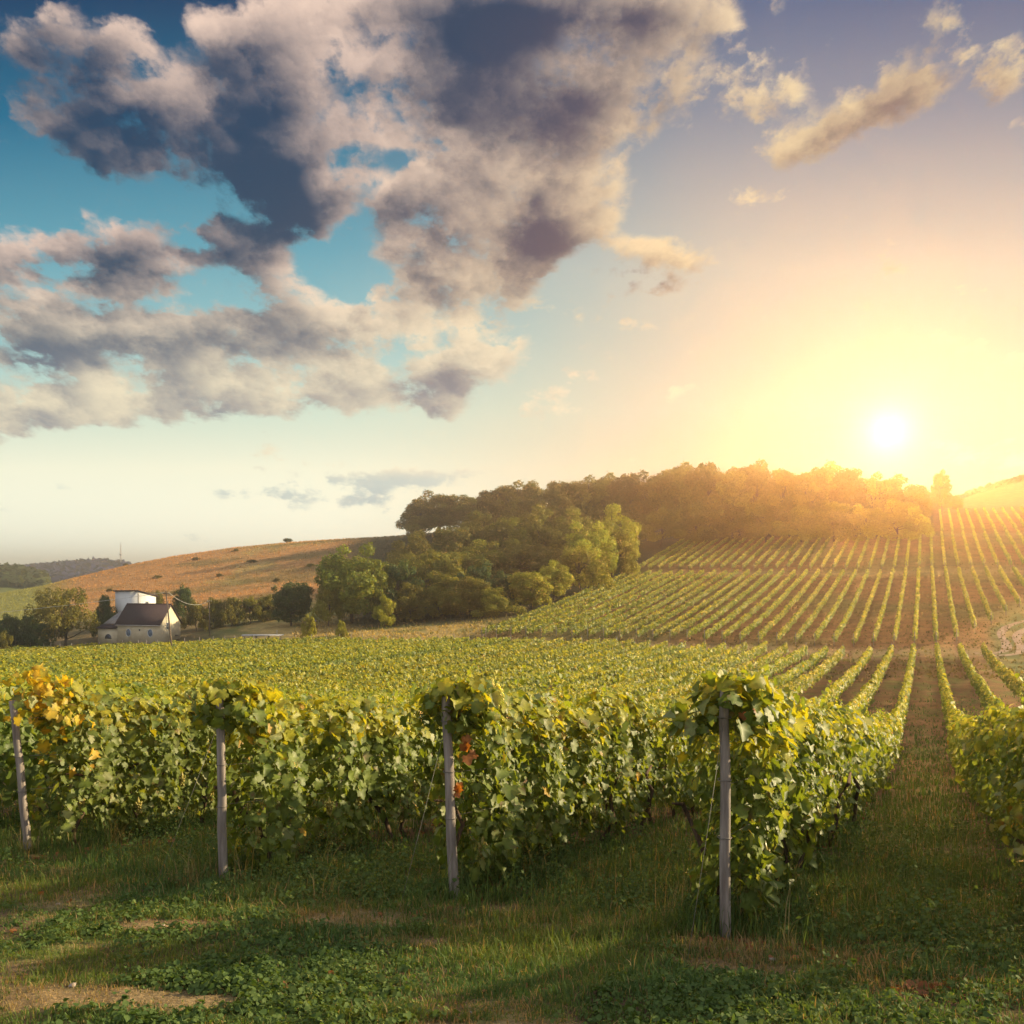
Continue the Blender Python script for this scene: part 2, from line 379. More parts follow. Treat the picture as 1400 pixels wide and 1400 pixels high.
# ------------------------------------------------------------------ ground
def ground_zones(X, Y):
    """land cover colour of each spot of ground"""
    s = .399 * X + .917 * Y; t = .917 * X - .399 * Y
    px = 700 + 1300 * X / np.maximum(Y, 1)
    n1 = fbm(X * .35, Y * .35, 3); n2 = fbm(X * 1.6, Y * 1.6, 5); n3 = fbm(X * .05, Y * .05, 9)
    soil = np.array([.115, .075, .045]); green = np.array([.085, .115, .03]); dry = np.array([.215, .155, .080]); dirt = np.array([.30, .215, .165])
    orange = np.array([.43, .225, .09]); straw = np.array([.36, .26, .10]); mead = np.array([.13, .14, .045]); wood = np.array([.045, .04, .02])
    def lerp(a, b, w): return a * (1 - w[:, None]) + b * w[:, None]
    sm = lambda x, a, b: np.clip((x - a) / (b - a), 0, 1) ** 2 * (3 - 2 * np.clip((x - a) / (b - a), 0, 1))
    c = np.tile(green, (len(X), 1))
    c = lerp(c, np.tile(soil, (len(X), 1)), sm(n2 * .6 + n1 * .4, .42, .58))
    # the vineyard lanes: bare red-brown soil with grass
    lane = sm(s, 10, 30)
    lanec = lerp(np.tile([.20, .11, .05], (len(X), 1)), np.tile([.15, .145, .04], (len(X), 1)), sm(n1 * .5 + n2 * .5, .46, .66))
    c = lerp(c, lanec, lane)
    up = sm(s, 133, 142)
    c = lerp(c, lerp(np.tile([.27, .14, .055], (len(X), 1)), np.tile([.19, .15, .05], (len(X), 1)), sm(n3, .45, .7)), up)
    # headland between blocks: straw strip
    hd = np.exp(-((s - 136.5) / 3.2) ** 2) + .8 * np.exp(-((s - 231.5) / 2.5) ** 2) + .8 * np.exp(-((s - 288.5) / 2.2) ** 2)
    c = lerp(c, np.tile([.25, .185, .085], (len(X), 1)), np.clip(hd, 0, .8))
    # green field right of block one and the verge of the track
    rt = sm(t, 7.5, 9) * (1 - sm(s - np.clip((t - 3) * 3.5, 0, 400), 136, 142))
    c = lerp(c, lerp(np.tile(mead, (len(X), 1)), np.tile(straw * .8, (len(X), 1)), sm(n1, .45, .7) * sm(s, 100, 150)), rt * sm(s, 30, 60))
    # left: beyond the lower block
    lf = sm(-t, 68, 70) * sm(s, 132, 134)
    meadow = lerp(np.tile(straw, (len(X), 1)), np.tile(mead, (len(X), 1)), sm(n1 * .5 + n3 * .5, .45, .6))
    c = lerp(c, meadow, lf)
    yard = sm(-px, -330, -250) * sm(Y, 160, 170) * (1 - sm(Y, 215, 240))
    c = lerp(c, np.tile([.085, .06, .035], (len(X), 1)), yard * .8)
    oh = lf * sm(Y, 215, 245)
    oc = lerp(np.tile(orange, (len(X), 1)), np.tile(straw, (len(X), 1)), sm(n3 * .6 + n1 * .4, .5, .7))
    oc = lerp(oc, np.tile([.14, .12, .045], (len(X), 1)), sm(fbm(X * .03, Y * .09, 21), .54, .68) * .7)
    oc = lerp(oc, np.tile([.26, .25, .075], (len(X), 1)), sm(-px, -120, -40))
    c = lerp(c, oc, oh)
    c = lerp(c, np.tile([.10, .13, .04], (len(X), 1)), sm(Y, 480, 560) * (1 - sm(px, 200, 400)))
    c = lerp(c, np.tile([.05, .07, .035], (len(X), 1)), sm(Y, 780, 860))
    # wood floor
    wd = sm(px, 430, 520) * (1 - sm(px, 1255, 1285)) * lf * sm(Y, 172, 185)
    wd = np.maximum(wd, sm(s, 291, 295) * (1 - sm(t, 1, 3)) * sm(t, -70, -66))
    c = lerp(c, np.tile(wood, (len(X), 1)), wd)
    # foreground: dry patches and the bare earth at the left foot of the picture
    c = lerp(c, np.tile(dry, (len(X), 1)), dry_mask(X, Y))
    c = lerp(c, np.tile(dirt, (len(X), 1)), dirt_mask(X, Y))
    c = lerp(c, np.tile([.16, .075, .045], (len(X), 1)), red_mask(X, Y) * .8)
    return c

def sst(x, a, b):
    u = np.clip((x - a) / (b - a), 0, 1); return u * u * (3 - 2 * u)
def ell(X, Y, cx, cy, rx, ry, n=.0):
    return np.sqrt(((X - cx) / rx) ** 2 + ((Y - cy) / ry) ** 2) + n
def dirt_mask(X, Y):
    n = fbm(X * 2.2, Y * 2.2, 31)
    return sst(1.25 - ell(X, Y, -2.65, 4.15, .75, .55) + (n - .5) * .9, .1, .45)
def dry_mask(X, Y):
    n = fbm(X * 1.3, Y * 1.9, 41); f = fbm(X * 6, Y * 6, 43)
    m = np.zeros_like(X)
    for (cx, cy, rx, ry) in [(-2.2, 5.3, .7, .3), (-.1, 4.7, .9, .22), (.9, 4.35, 1.5, .28), (-2.7, 7.2, .7, .25), (1.9, 6.4, .8, .35), (-.9, 7.6, .8, .4), (-.3, 8.2, .7, .4), (1.7, 6.9, .6, .3)]:
        m = np.maximum(m, sst(1.35 - ell(X, Y, cx, cy, rx, ry) + (n - .5) * 1.3 + (f - .5) * .5, .15, .7))
    return np.maximum(m, .55 * sst(n, .56, .72) * (1 - sst(Y, 9, 14)))
def red_mask(X, Y):
    s = .399 * X + .917 * Y; t = .917 * X - .399 * Y
    n = fbm(X * 1.5, Y * 1.5, 51)
    m = 0
    for t0 in (-9.3, -6.65, -4.0, -1.4, 1.22, 3.85):
        m = m + np.exp(-((t - t0) / .45) ** 2)
    m = np.clip(m, 0, 1) * sst(s, 6.2, 7.4)
    m = np.maximum(m, sst(1.3 - ell(X, Y, 2.75, 6.2, .55, 1.3), .1, .8))
    return m * sst(n, .34, .52)

def build_ground():
    az = np.concatenate([np.radians(np.arange(-180, -46, 3.0)), np.radians(np.arange(-46, 46, .22)), np.radians(np.arange(46, 180, 3.0))])
    rr = np.concatenate([[.05], np.geomspace(1.0, 2000, 370)])
    A, RR = np.meshgrid(az, rr)
    X = (np.sin(A) * RR).ravel(); Y = (np.cos(A) * RR).ravel()
    Z = terrain(X, Y)
    near = np.exp(-RR.ravel() / 40)
    Z = Z + near * ((fbm(X * 1.1, Y * 1.1, 1) - .5) * .10 + (fbm(X * 5, Y * 5, 2) - .5) * .05)
    n, m = len(az), len(rr)
    i = np.arange(m - 1)[:, None] * n; j = np.arange(n)[None, :]; j2 = (j + 1) % n
    f = np.stack([i + j, i + j2, i + n + j2, i + n + j], -1).reshape(-1, 4)[:, ::-1]
    mt, nt, p = new_mat('ground')
    a = nt.nodes.new('ShaderNodeAttribute'); a.attribute_name = 'Col'
    tc = nt.nodes.new('ShaderNodeTexCoord')
    cur = a.outputs['Color']
    for sc_, lo, hi in ((.35, .70, 1.32), (5.0, .72, 1.32), (40.0, .65, 1.4)):
        nz = nt.nodes.new('ShaderNodeTexNoise'); nz.inputs['Scale'].default_value = sc_; nz.inputs['Detail'].default_value = 4; nz.inputs['Roughness'].default_value = .65
        nt.links.new(tc.outputs['Object'], nz.inputs['Vector'])
        mr = nt.nodes.new('ShaderNodeMapRange'); mr.inputs['From Min'].default_value = .3; mr.inputs['From Max'].default_value = .7
        mr.inputs['To Min'].default_value = lo; mr.inputs['To Max'].default_value = hi
        nt.links.new(nz.outputs[0], mr.inputs['Value'])
        vm = nt.nodes.new('ShaderNodeVectorMath'); vm.operation = 'SCALE'
        nt.links.new(cur, vm.inputs[0]); nt.links.new(mr.outputs[0], vm.inputs['Scale']); cur = vm.outputs[0]
    nt.links.new(cur, p.inputs['Base Color']); p.inputs['Roughness'].default_value = .95; p.inputs['Specular IOR Level'].default_value = .1
    b = nt.nodes.new('ShaderNodeBump'); b.inputs['Strength'].default_value = .7; b.inputs['Distance'].default_value = .03
    nt.links.new(nz.outputs[0], b.inputs['Height']); nt.links.new(b.outputs[0], p.inputs['Normal'])
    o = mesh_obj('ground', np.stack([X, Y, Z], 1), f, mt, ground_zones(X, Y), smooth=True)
    tag(o, kind='structure', label='rolling ground of soil and grass under the vineyard')
build_ground()

# dirt track at the right
def strip(name, pts, width, mat, lift=.03):
    pts = np.array(pts, float); u = np.linspace(0, 1, 60)
    k = np.linspace(0, 1, len(pts))
    x = np.interp(u, k, pts[:, 0]); y = np.interp(u, k, pts[:, 1])
    for _ in range(12):
        x[1:-1] = (x[:-2] + x[1:-1] * 2 + x[2:]) / 4; y[1:-1] = (y[:-2] + y[1:-1] * 2 + y[2:]) / 4
    tx, ty = np.gradient(x), np.gradient(y); ln = np.hypot(tx, ty); nx, ny = -ty / ln, tx / ln
    K = 7; V = []
    for j in range(K):
        q = (j / (K - 1) - .5) * width * (1 + .15 * np.sin(u * 23 + j))
        X, Y = x + nx * q, y + ny * q
        V.append(np.stack([X, Y, terrain(X, Y) + lift], 1))
    V = np.concatenate(V); n = 60
    f = np.array([[j * n + i, j * n + i + 1, (j + 1) * n + i + 1, (j + 1) * n + i] for j in range(K - 1) for i in range(n - 1)])
    return mesh_obj(name, V, f, mat)
M_TRACK = noisy_mat('dusty_track', (.25, .165, .115), (.40, .29, .22), .9, .95)
def track_pts(l): return [(at(px, Y), Y) for px, Y in l]
tag(strip('dirt_track', track_pts([(1470, 152), (1405, 148), (1375, 143), (1366, 136), (1378, 128), (1374, 122), (1352, 121), (1330, 122)]), 1.1, M_TRACK), kind='structure')
tag(strip('dirt_track', track_pts([(1470, 146), (1415, 143), (1394, 138), (1388, 132), (1398, 126), (1396, 120.5), (1376, 119), (1340, 119.5)]), 1.1, M_TRACK), kind='structure')

# ------------------------------------------------------------------ leaves
_half = [(.0, .03), (.22, -.12), (.46, .04), (.40, .26), (.60, .46), (.36, .58), (.27, .80), (.0, 1.0)]
LEAF_O = np.array(_half + [(-x, y) for x, y in _half[-2:0:-1]])
LEAF_N = len(LEAF_O)
_hex = np.array([(0, 0), (.42, .12), (.46, .55), (0, 1.0), (-.46, .55), (-.42, .12)])
_quad = np.array([(0, 0), (.5, .5), (0, 1.0), (-.5, .5)])

def unit(v): return v / (np.linalg.norm(v, axis=-1, keepdims=True) + 1e-9)

def leaves(pos, nrm, size, colr, kind='quad', droop=.8, r=rng):
    """one blade per position: returns verts, faces, colours"""
    n = len(pos)
    nrm = unit(nrm)
    down = np.array([0, 0, -1.0]) * droop + r.normal(0, .45, (n, 3))
    v = unit(down - (down * nrm).sum(1, keepdims=True) * nrm); u = np.cross(v, nrm)
    out = {'leaf': LEAF_O, 'hex': _hex, 'quad': _quad}[kind]
    k = len(out)
    x = out[:, 0][None, :, None]; y = (out[:, 1] - .3)[None, :, None]
    cup = r.normal(.22, .28, (n, 1, 1)); bend = r.normal(.22, .25, (n, 1, 1))
    w = cup * np.abs(x) - bend * y * y
    if kind == 'leaf': w = w + r.normal(0, .035, (n, k, 1))
    sz = size[:, None, None]
    V = pos[:, None, :] + sz * (x * u[:, None, :] + y * v[:, None, :] + w * nrm[:, None, :])
    if kind == 'leaf':
        c = pos[:, None, :] + sz * (-.0) * nrm[:, None, :]
        V = np.concatenate([V, c], 1); base = np.arange(n)[:, None, None] * (k + 1)
        tri = np.array([(i, (i + 1) % k, k) for i in range(k)])[None]
        F = (base + tri).reshape(-1, 3); kk = k + 1
    elif kind == 'hex':
        base = np.arange(n)[:, None, None] * k
        F = (base + np.array([(0, 1, 2, 3), (0, 3, 4, 5)])[None]).reshape(-1, 4); kk = k
    else:
        F = np.arange(n * k).reshape(n, k); kk = k
    cc = np.repeat(colr, kk, 0)
    if kind == 'leaf':     # paler veins at the middle, unevenly worn rims
        q = np.tile(np.concatenate([r.uniform(.72, 1.12, 14), [1.3]]), n) * r.uniform(.85, 1.12, n * kk)
        cc = cc * q[:, None]
        b = (r.uniform(0, 1, n * kk) < .02)
        cc[b] = np.array([.16, .10, .04])
    return V.reshape(-1, 3), F, cc

ORD = ['', 'first', 'second', 'third', 'fourth', 'fifth', 'sixth', 'seventh', 'eighth', 'ninth', 'tenth', 'eleventh', 'twelfth', 'thirteenth', 'fourteenth', 'fifteenth', 'sixteenth', 'seventeenth', 'eighteenth', 'nineteenth']
TENS = ['', '', 'twenty', 'thirty', 'forty', 'fifty', 'sixty', 'seventy', 'eighty', 'ninety']
TENTH = ['', '', 'twentieth', 'thirtieth', 'fortieth', 'fiftieth', 'sixtieth', 'seventieth', 'eightieth', 'ninetieth']
def ordinal(n):
    if n < 20: return ORD[n]
    return TENTH[n // 10] if n % 10 == 0 else TENS[n // 10] + '-' + ORD[n % 10]

# ------------------------------------------------------------------ vine rows
def row_xy(s, t): return .399 * s + .917 * t, .917 * s - .399 * t

def vine_leaf_cols(n, h, r, yellow=None):
    c = np.empty((n, 3))
    g = r.uniform(0, 1, n)
    c[:, 0] = .098 + .075 * g; c[:, 1] = .148 + .08 * g; c[:, 2] = .026 + .026 * g
    young = (h > .74) & (r.uniform(0, 1, n) < .65)
    c[young] = np.stack([.25 + .08 * g, .275 + .06 * g, .034 + 0 * g], 1)[young]
    pale = r.uniform(0, 1, n) < .10
    c[pale] = np.stack([.20 + .06 * g, .24 + .06 * g, .09 + .03 * g], 1)[pale]
    old = r.uniform(0, 1, n) < .004
    c[old] = np.stack([.30 + .1 * g, .20 + .06 * g, .03 + 0 * g], 1)[old]
    if yellow is not None:
        q = r.uniform(0, 1, n) < yellow
        c[q] = np.stack([.34 + .14 * g, .31 + .08 * g, .035 + .02 * g], 1)[q]
    return c

def row_samples(s0, s1, t, per_m, r, seed, thick=.34, htop=2.0, hlow=.40, endhang=False, gapamp=.35):
    n = max(8, int((s1 - s0) * per_m))
    s = r.uniform(s0, s1, n)
    A = value_noise(s * .9, np.full(n, 3.3), seed); B = value_noise(s * 1.7, np.full(n, 8.3), seed + 1); C = value_noise(s * .5, np.full(n, 5.1), seed + 2)
    top = htop - .32 + .42 * A + .22 * (C - .5)
    low = hlow + .45 * (B - .45)
    if endhang:
        e = np.exp(-((s - s0) / .55) ** 2); low = low - e * .10; top = top + e * .05
    h = r.beta(1.15, 1.0, n)
    z = low + (top - low) * h
    vine = .76 + .36 * np.cos((s - s0) * 2 * math.pi / 1.27 - 1.8) if endhang else 1.0     # each vine bulges, thinner between vines
    prof = np.clip(np.minimum((z - low) / .25 + .45, (top - z) / .35 + .35), 0, 1)
    side = r.choice([-1, 1, 0], n, p=[.42, .46, .12])
    lump = value_noise(s * 2.3 + side * 31, z * 2.1, seed + 5)
    off = np.where(side == 0, r.uniform(-.6, .6, n), side * r.uniform(.45, 1.08, n)) * thick * vine * prof * (.70 + gapamp * 2 * (lump - .3))
    nrm = np.stack([side * 1.0 + r.normal(0, .45, n), r.normal(0, .55, n), np.where(z > top - .3, 1.1, .55) + r.normal(0, .4, n)], 1)   # across, along, up
    return s, t + off, z, h, nrm

def build_row(s0, s1, t, label, group, seed, lod_end=True, cat='vine row', posts=(), yellow_end=False):
    r = np.random.default_rng(seed * 101 + 5)
    tone = r.uniform(.90, 1.10) * np.array([r.uniform(.94, 1.08), 1, 1]); dh = r.normal(0, .06)
    Vs, Fs, Cs, nv = [], {}, [], 0
    cuts = [0, 15, 26, 45, 80, 140, 220, 999]
    spec = [('leaf', 700, .102), ('hex', 340, .135), ('hex', 150, .175), ('quad', 120, .215), ('quad', 66, .27), ('quad', 48, .32), ('quad', 36, .36)]
    N = max(2, int((s1 - s0) / 1.0)); ss = np.linspace(s0, s1, N + 1)
    x, y = row_xy((ss[:-1] + ss[1:]) / 2, t); d = np.hypot(x, y)
    band = np.searchsorted(cuts, d) - 1
    i = 0
    while i < N:
        j = i
        while j < N and band[j] == band[i]: j += 1
        a, b = ss[i], ss[j]
        kind, per, size = spec[band[i]]
        far = band[i] >= 3
        S, T, Z, H, NR = row_samples(a + (.16 if i == 0 and d[0] < 14 else 0), b, t, per, r, seed, thick=.42 if not far else .21 if d[i] < 130 else .23, htop=2.0 if d[i] < 45 else 1.82 if d[i] < 130 else 1.66, hlow=(.16 if seed in (298, 299, 300, 301) else .24) if d[i] < 70 else .58, endhang=(i == 0 and d[0] < 30))
        if far:        # weak and missing vines here and there
            wk = value_noise(S * .42, np.full(len(S), t * 1.7), 77)
            kp = (wk < .80) | (r.uniform(0, 1, len(S)) < .30); S, T, Z, H, NR = S[kp], T[kp], Z[kp] + dh, H[kp], NR[kp]
            T = T + .10 * (value_noise(S * .15, np.full(len(S), t), 78) - .5)
        if seed == 298 and i == 0:      # the thin spot between the first two vines of this row
            kp = ~((np.abs(S - 9.0) < .24) & (r.uniform(0, 1, len(S)) < .88)); S, T, Z, H, NR = S[kp], T[kp], Z[kp], H[kp], NR[kp]
        X, Y = row_xy(S, T)
        P = np.stack([X, Y, terrain(X, Y) + Z], 1)
        Nw = np.stack([NR[:, 0] * .917 + NR[:, 1] * .399, -NR[:, 0] * .399 + NR[:, 1] * .917, NR[:, 2]], 1)
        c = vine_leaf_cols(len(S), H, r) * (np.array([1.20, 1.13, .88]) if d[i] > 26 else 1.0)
        if yellow_end:
            q = (S < s0 + .5) & (Z > .9) & (r.uniform(0, 1, len(S)) < .4)
            c[q] = np.stack([r.uniform(.34, .48, len(S)), r.uniform(.30, .38, len(S)), r.uniform(.03, .06, len(S))], 1)[q]
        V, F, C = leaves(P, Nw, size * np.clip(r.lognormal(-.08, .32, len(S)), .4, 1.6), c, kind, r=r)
        Vs.append(V); Cs.append(C); Fs.setdefault(F.shape[1], []).append(F + nv); nv += len(V)
        i = j
    if d[0] < 14 and s0 < 9:
        m = 110 if yellow_end else 210; hh = r.uniform(0, 1, m)
        S = s0 + r.normal(.12, .17, m); T = t + r.normal(0, .22, m) * (1.2 - .5 * hh); Z = 1.56 + (.62 if yellow_end else .42) * hh
        X, Y = row_xy(S, T); P = np.stack([X, Y, terrain(X, Y) + Z], 1)
        nr = np.stack([(T - t) * 2, (S - s0) * 2, .35 + 0 * S], 1) + r.normal(0, .35, (m, 3))
        Nw = np.stack([nr[:, 0] * .917 + nr[:, 1] * .399, -nr[:, 0] * .399 + nr[:, 1] * .917, nr[:, 2]], 1)
        c = vine_leaf_cols(m, .45 + .55 * hh, r, .75 if yellow_end else None)
        V, F, C = leaves(P, Nw, r.uniform(.07, .15, m), c, 'leaf', r=r)
        Vs.append(V); Cs.append(C); Fs.setdefault(F.shape[1], []).append(F + nv); nv += len(V)
        if seed in (299, 300):      # a few dead red leaves by the post
            m = 8 if seed == 299 else 4
            S = s0 + r.normal(.02, .05, m); T = t + r.normal(.13, .04, m); Z = r.uniform(.95, 1.55, m) if seed == 299 else r.uniform(1.65, 1.9, m)
            X, Y = row_xy(S, T); P = np.stack([X, Y, terrain(X, Y) + Z], 1); g = r.uniform(0, 1, m)
            V, F, C = leaves(P, r.normal(0, .5, (m, 3)) + np.array([.4, -.8, .2]), r.uniform(.06, .11, m), np.stack([.26 + .10 * g, .10 + .05 * g, .03 + .01 * g], 1), 'leaf', r=r)
            Vs.append(V); Cs.append(C); Fs.setdefault(F.shape[1], []).append(F + nv); nv += len(V)
    # long shoots above the row near the camera
    if d.min() < 40:
        near_end = s0 + min(s1 - s0, 34)
        for q in np.arange(s0 + .3, near_end, .55):
            if r.uniform() < .35: continue
            L_ = r.uniform(.12, .42); m = max(3, int(L_ / .045)); u = np.linspace(0, 1, m)
            sh_s = q + u * L_ * r.normal(0, .6); sh_t = t + r.normal(0, .12) + u * L_ * r.normal(0, .5)
            X, Y = row_xy(sh_s, sh_t); P = np.stack([X, Y, terrain(X, Y) + 1.85 + u * L_], 1)
            g = r.uniform(0, 1, m)
            c = np.stack([.17 + .08 * g, .25 + .06 * g, .035 + .01 * g], 1)
            V, F, C = leaves(P, r.normal(0, 1, (m, 3)) + np.array([0, 0, .5]), r.uniform(.05, .11, m) * (1.1 - .5 * u), c, 'hex', droop=.2, r=r)
            Vs.append(V); Cs.append(C); Fs.setdefault(F.shape[1], []).append(F + nv); nv += len(V)
    Cs = [c * tone for c in Cs]
    root = thing('vine_row', label, cat, (0, 0, 0), 0, group)
    mesh_obj('foliage', np.concatenate(Vs), [np.concatenate(f) for f in Fs.values()], M_VINE, np.concatenate(Cs), root, smooth=True)
    return root

def far_post(root, s, t, h=1.9):
    x, y = row_xy(s, t); z = gz(x, y)
    MB().tube([(x, y, z - .1), (x, y, z + h)], [.06, .055], 6).build('post', M_POST, root)

def vine_trunks(root, s0, n, t, seed):
    r = np.random.default_rng(seed + 900)
    for k in range(n):
        s = s0 + .7 + k * 1.05 + r.normal(0, .1)
        x, y = row_xy(s, t + r.normal(0, .06)); z = gz(x, y)
        a = r.normal(0, .09, (5, 2)).cumsum(0)
        pts = [(x + a[i, 0], y + a[i, 1], z - .08 + i * .24) for i in range(5)]
        pts += [(pts[-1][0] + .399 * .35 * (1 if k % 2 else -1), pts[-1][1] + .917 * .35 * (1 if k % 2 else -1), pts[-1][2] + .08)]
        MB().tube(pts, np.array([.042, .032, .03, .027, .024, .012]) * r.uniform(.8, 1.3), 7).build('trunk', M_VBARK, root, True)

def trellis_wires(root, s0, s1, t):
    for h in (.75, 1.15, 1.6):
        pts = []
        for s in np.linspace(s0, s1, 14):
            x, y = row_xy(s, t); pts.append((x, y, gz(x, y) + h))
        MB().tube(pts, .0022, 4).build('wire', M_WIRE, root)

def grapes(root, s, t, z, seed):
    r = np.random.default_rng(seed); x, y = row_xy(s, t); z0 = gz(x, y) + z; m = MB()
    ph = (1 + 5 ** .5) / 2
    ico = unit(np.array([(-1, ph, 0), (1, ph, 0), (-1, -ph, 0), (1, -ph, 0), (0, -1, ph), (0, 1, ph), (0, -1, -ph), (0, 1, -ph), (ph, 0, -1), (ph, 0, 1), (-ph, 0, -1), (-ph, 0, 1)], float))
    fc = [(0, 11, 5), (0, 5, 1), (0, 1, 7), (0, 7, 10), (0, 10, 11), (1, 5, 9), (5, 11, 4), (11, 10, 2), (10, 7, 6), (7, 1, 8), (3, 9, 4), (3, 4, 2), (3, 2, 6), (3, 6, 8), (3, 8, 9), (4, 9, 5), (2, 4, 11), (6, 2, 10), (8, 6, 7), (9, 8, 1)]
    for k in range(46):
        q = r.uniform(0, 1); w = .034 * (1 - q) ** .6 + .006; a = r.uniform(0, 6.28)
        m.add(ico * r.uniform(.012, .015) + np.array([x + w * math.cos(a), y + w * math.sin(a), z0 - .15 * q]), fc)
    m.tube([(x, y, z0 - .15), (x, y, z0), (x, y, z0 + .07)], [.010, .022, .003], 6)
    m.build('grape_cluster', M_GRAPE, root, True)

SP = 2.63
def t_of(k): return -1.40 + k * SP if k <= 0 else 1.30 + (k - 1) * SP      # k = 0 is the row left of the lane, k = 1 right of it
G1, G2, G3, G4 = 'vine rows of the lower block', 'vine rows of the middle hillside block', 'vine rows of the upper hillside block', 'vine rows of the topmost block'
S_FRONT = 7.25
front_lab = {0: 'nearest vine row left of the lane, lit leaves behind the rightmost visible post',
             -1: 'leafy vine row behind the middle post with dead red leaves',
             -2: 'leafy vine row starting at the second post from the left',
             -3: 'vine row whose near end has turned bright yellow, at the leftmost post',
             1: 'shaded vine row along the right edge of the lane'}
for k in range(-60, 4):
    t = t_of(k)
    s0 = {-1: 7.76, -2: 7.62, -3: 8.15}.get(k, max(S_FRONT, -.787 * t - 9))
    t = {-1: -3.98, -2: -6.49, -3: -9.80}.get(k, t)
    s1 = 130.5 + 1.2 * math.sin(k * .7)
    if s0 > s1 - 8: continue
    lab = front_lab.get(k) or (f'{ordinal(-k + 1)} vine row left of the lane in the lower block' if k < 1 else f'{ordinal(k)} vine row right of the lane in the lower block')
    row = build_row(s0, s1, t, lab, G1, 300 + k, yellow_end=(k == -3))
    if -4 <= k <= 1:
        vine_trunks(row, s0, 16 if k > -2 else 10, t, 40 + k); trellis_wires(row, s0 - .05, s0 + 26, t)
    if -3 <= k <= 0:
        for q in range(5): grapes(row, s0 + .55 + q * .8 + .2 * math.sin(k + q * 3), t + .22 + .1 * math.sin(q * 5 + k), .62 + .18 * math.sin(q * 2.3 + k), 60 + q - 9 * k)
    far_post(row, s1 + .2, t)
for k in range(-25, 14):
    t = t_of(k); s0 = 142 + max(0, t - 3) * 3.4; s1 = 227.5
    if s0 > s1 - 6: continue
    lab = f'{ordinal(-k + 1)} vine row left of the lane line in the middle hillside block' if k < 1 else f'{ordinal(k)} vine row right of the lane line in the middle hillside block'
    row = build_row(s0, s1, t, lab, G2, 500 + k); far_post(row, s0 - .2, t)
for k in range(-25, 14):
    t = t_of(k); s0 = 235 + max(0, t - 24) * 1.5; s1 = 285
    lab = f'{ordinal(-k + 1)} vine row left of the lane line in the upper hillside block' if k < 1 else f'{ordinal(k)} vine row right of the lane line in the upper hillside block'
    row = build_row(s0, s1, t, lab, G3, 700 + k); far_post(row, s0 - .2, t)
for k in range(2, 17):
    t = t_of(k) + .3
    row = build_row(292, 345, t, f'{ordinal(k - 1)} vine row from the wood in the topmost block below the skyline', G4, 900 + k)

# the four grey end posts
POSTS = [  # px base, y base, px top, y top, Y, label
    (38, 1160, 17, 958, 11.35, 'leaning grey wooden post under yellow vine leaves at the left edge', False),
    (305, 1200, 300, 953, 9.55, 'grey wooden post beside the second vine row from the left, wire stay in front', True),
    (621, 1226, 609, 953, 8.67, 'slightly leaning grey wooden post near the middle with dead red leaves', True),
    (991, 1272, 991, 940, 7.2, 'straight pale grey wooden post nearest the camera, left of the lane', True)]
def build_post(pb, yb, pt, yt, Y, lab, stay):
    xb, zb = at(pb, Y), gz(at(pb, Y), Y); xt = at(pt, Y); zt = (790 - yt) / 1300 * Y
    root = thing('trellis_post', lab, 'post', (xb, Y, zb), 0, 'end posts of the front vine rows')
    d = np.array([xt - xb, .02, zt - zb])
    n = 9; u = np.linspace(-.12, 1, n)
    r = np.random.default_rng(int(pb))
    pts = [d * q + np.array([r.normal(0, .004), r.normal(0, .004), 0]) for q in u]
    MB().tube(pts, (.040 if pb > 900 else .044) * (1.08 - .16 * u), 12).build('shaft', M_POST, root, True)
    for q in (.40, .63, .88):
        c = d * q
        a = [c + np.array([.051 * math.cos(w), .051 * math.sin(w), .004 * math.sin(3 * w)]) for w in np.linspace(0, 2 * math.pi, 14)]
        MB().tube(a, .0035, 4).build('wire_tie', M_WIRE, root)
    if stay:
        gx, gy = -.42, -.75
        e = np.array([gx, gy, gz(xb + gx, Y + gy) - zb])
        MB().tube([d * .88, (d * .88 + e) / 2 + np.array([0, 0, -.02]), e], .0018, 4).build('stay_wire', M_WIRE, root)
for p in POSTS: build_post(*p)

# ------------------------------------------------------------------ trees
def limb(p0, p1, r, sag=.0, n=5):
    p0 = np.array(p0); p1 = np.array(p1); u = np.linspace(0, 1, n)[:, None]
    q = p0 + (p1 - p0) * u; q[1:-1] += r.normal(0, .03, (n - 2, 3)) * np.linalg.norm(p1 - p0)
    q[:, 2] += sag * np.sin(u[:, 0] * math.pi)
    return q

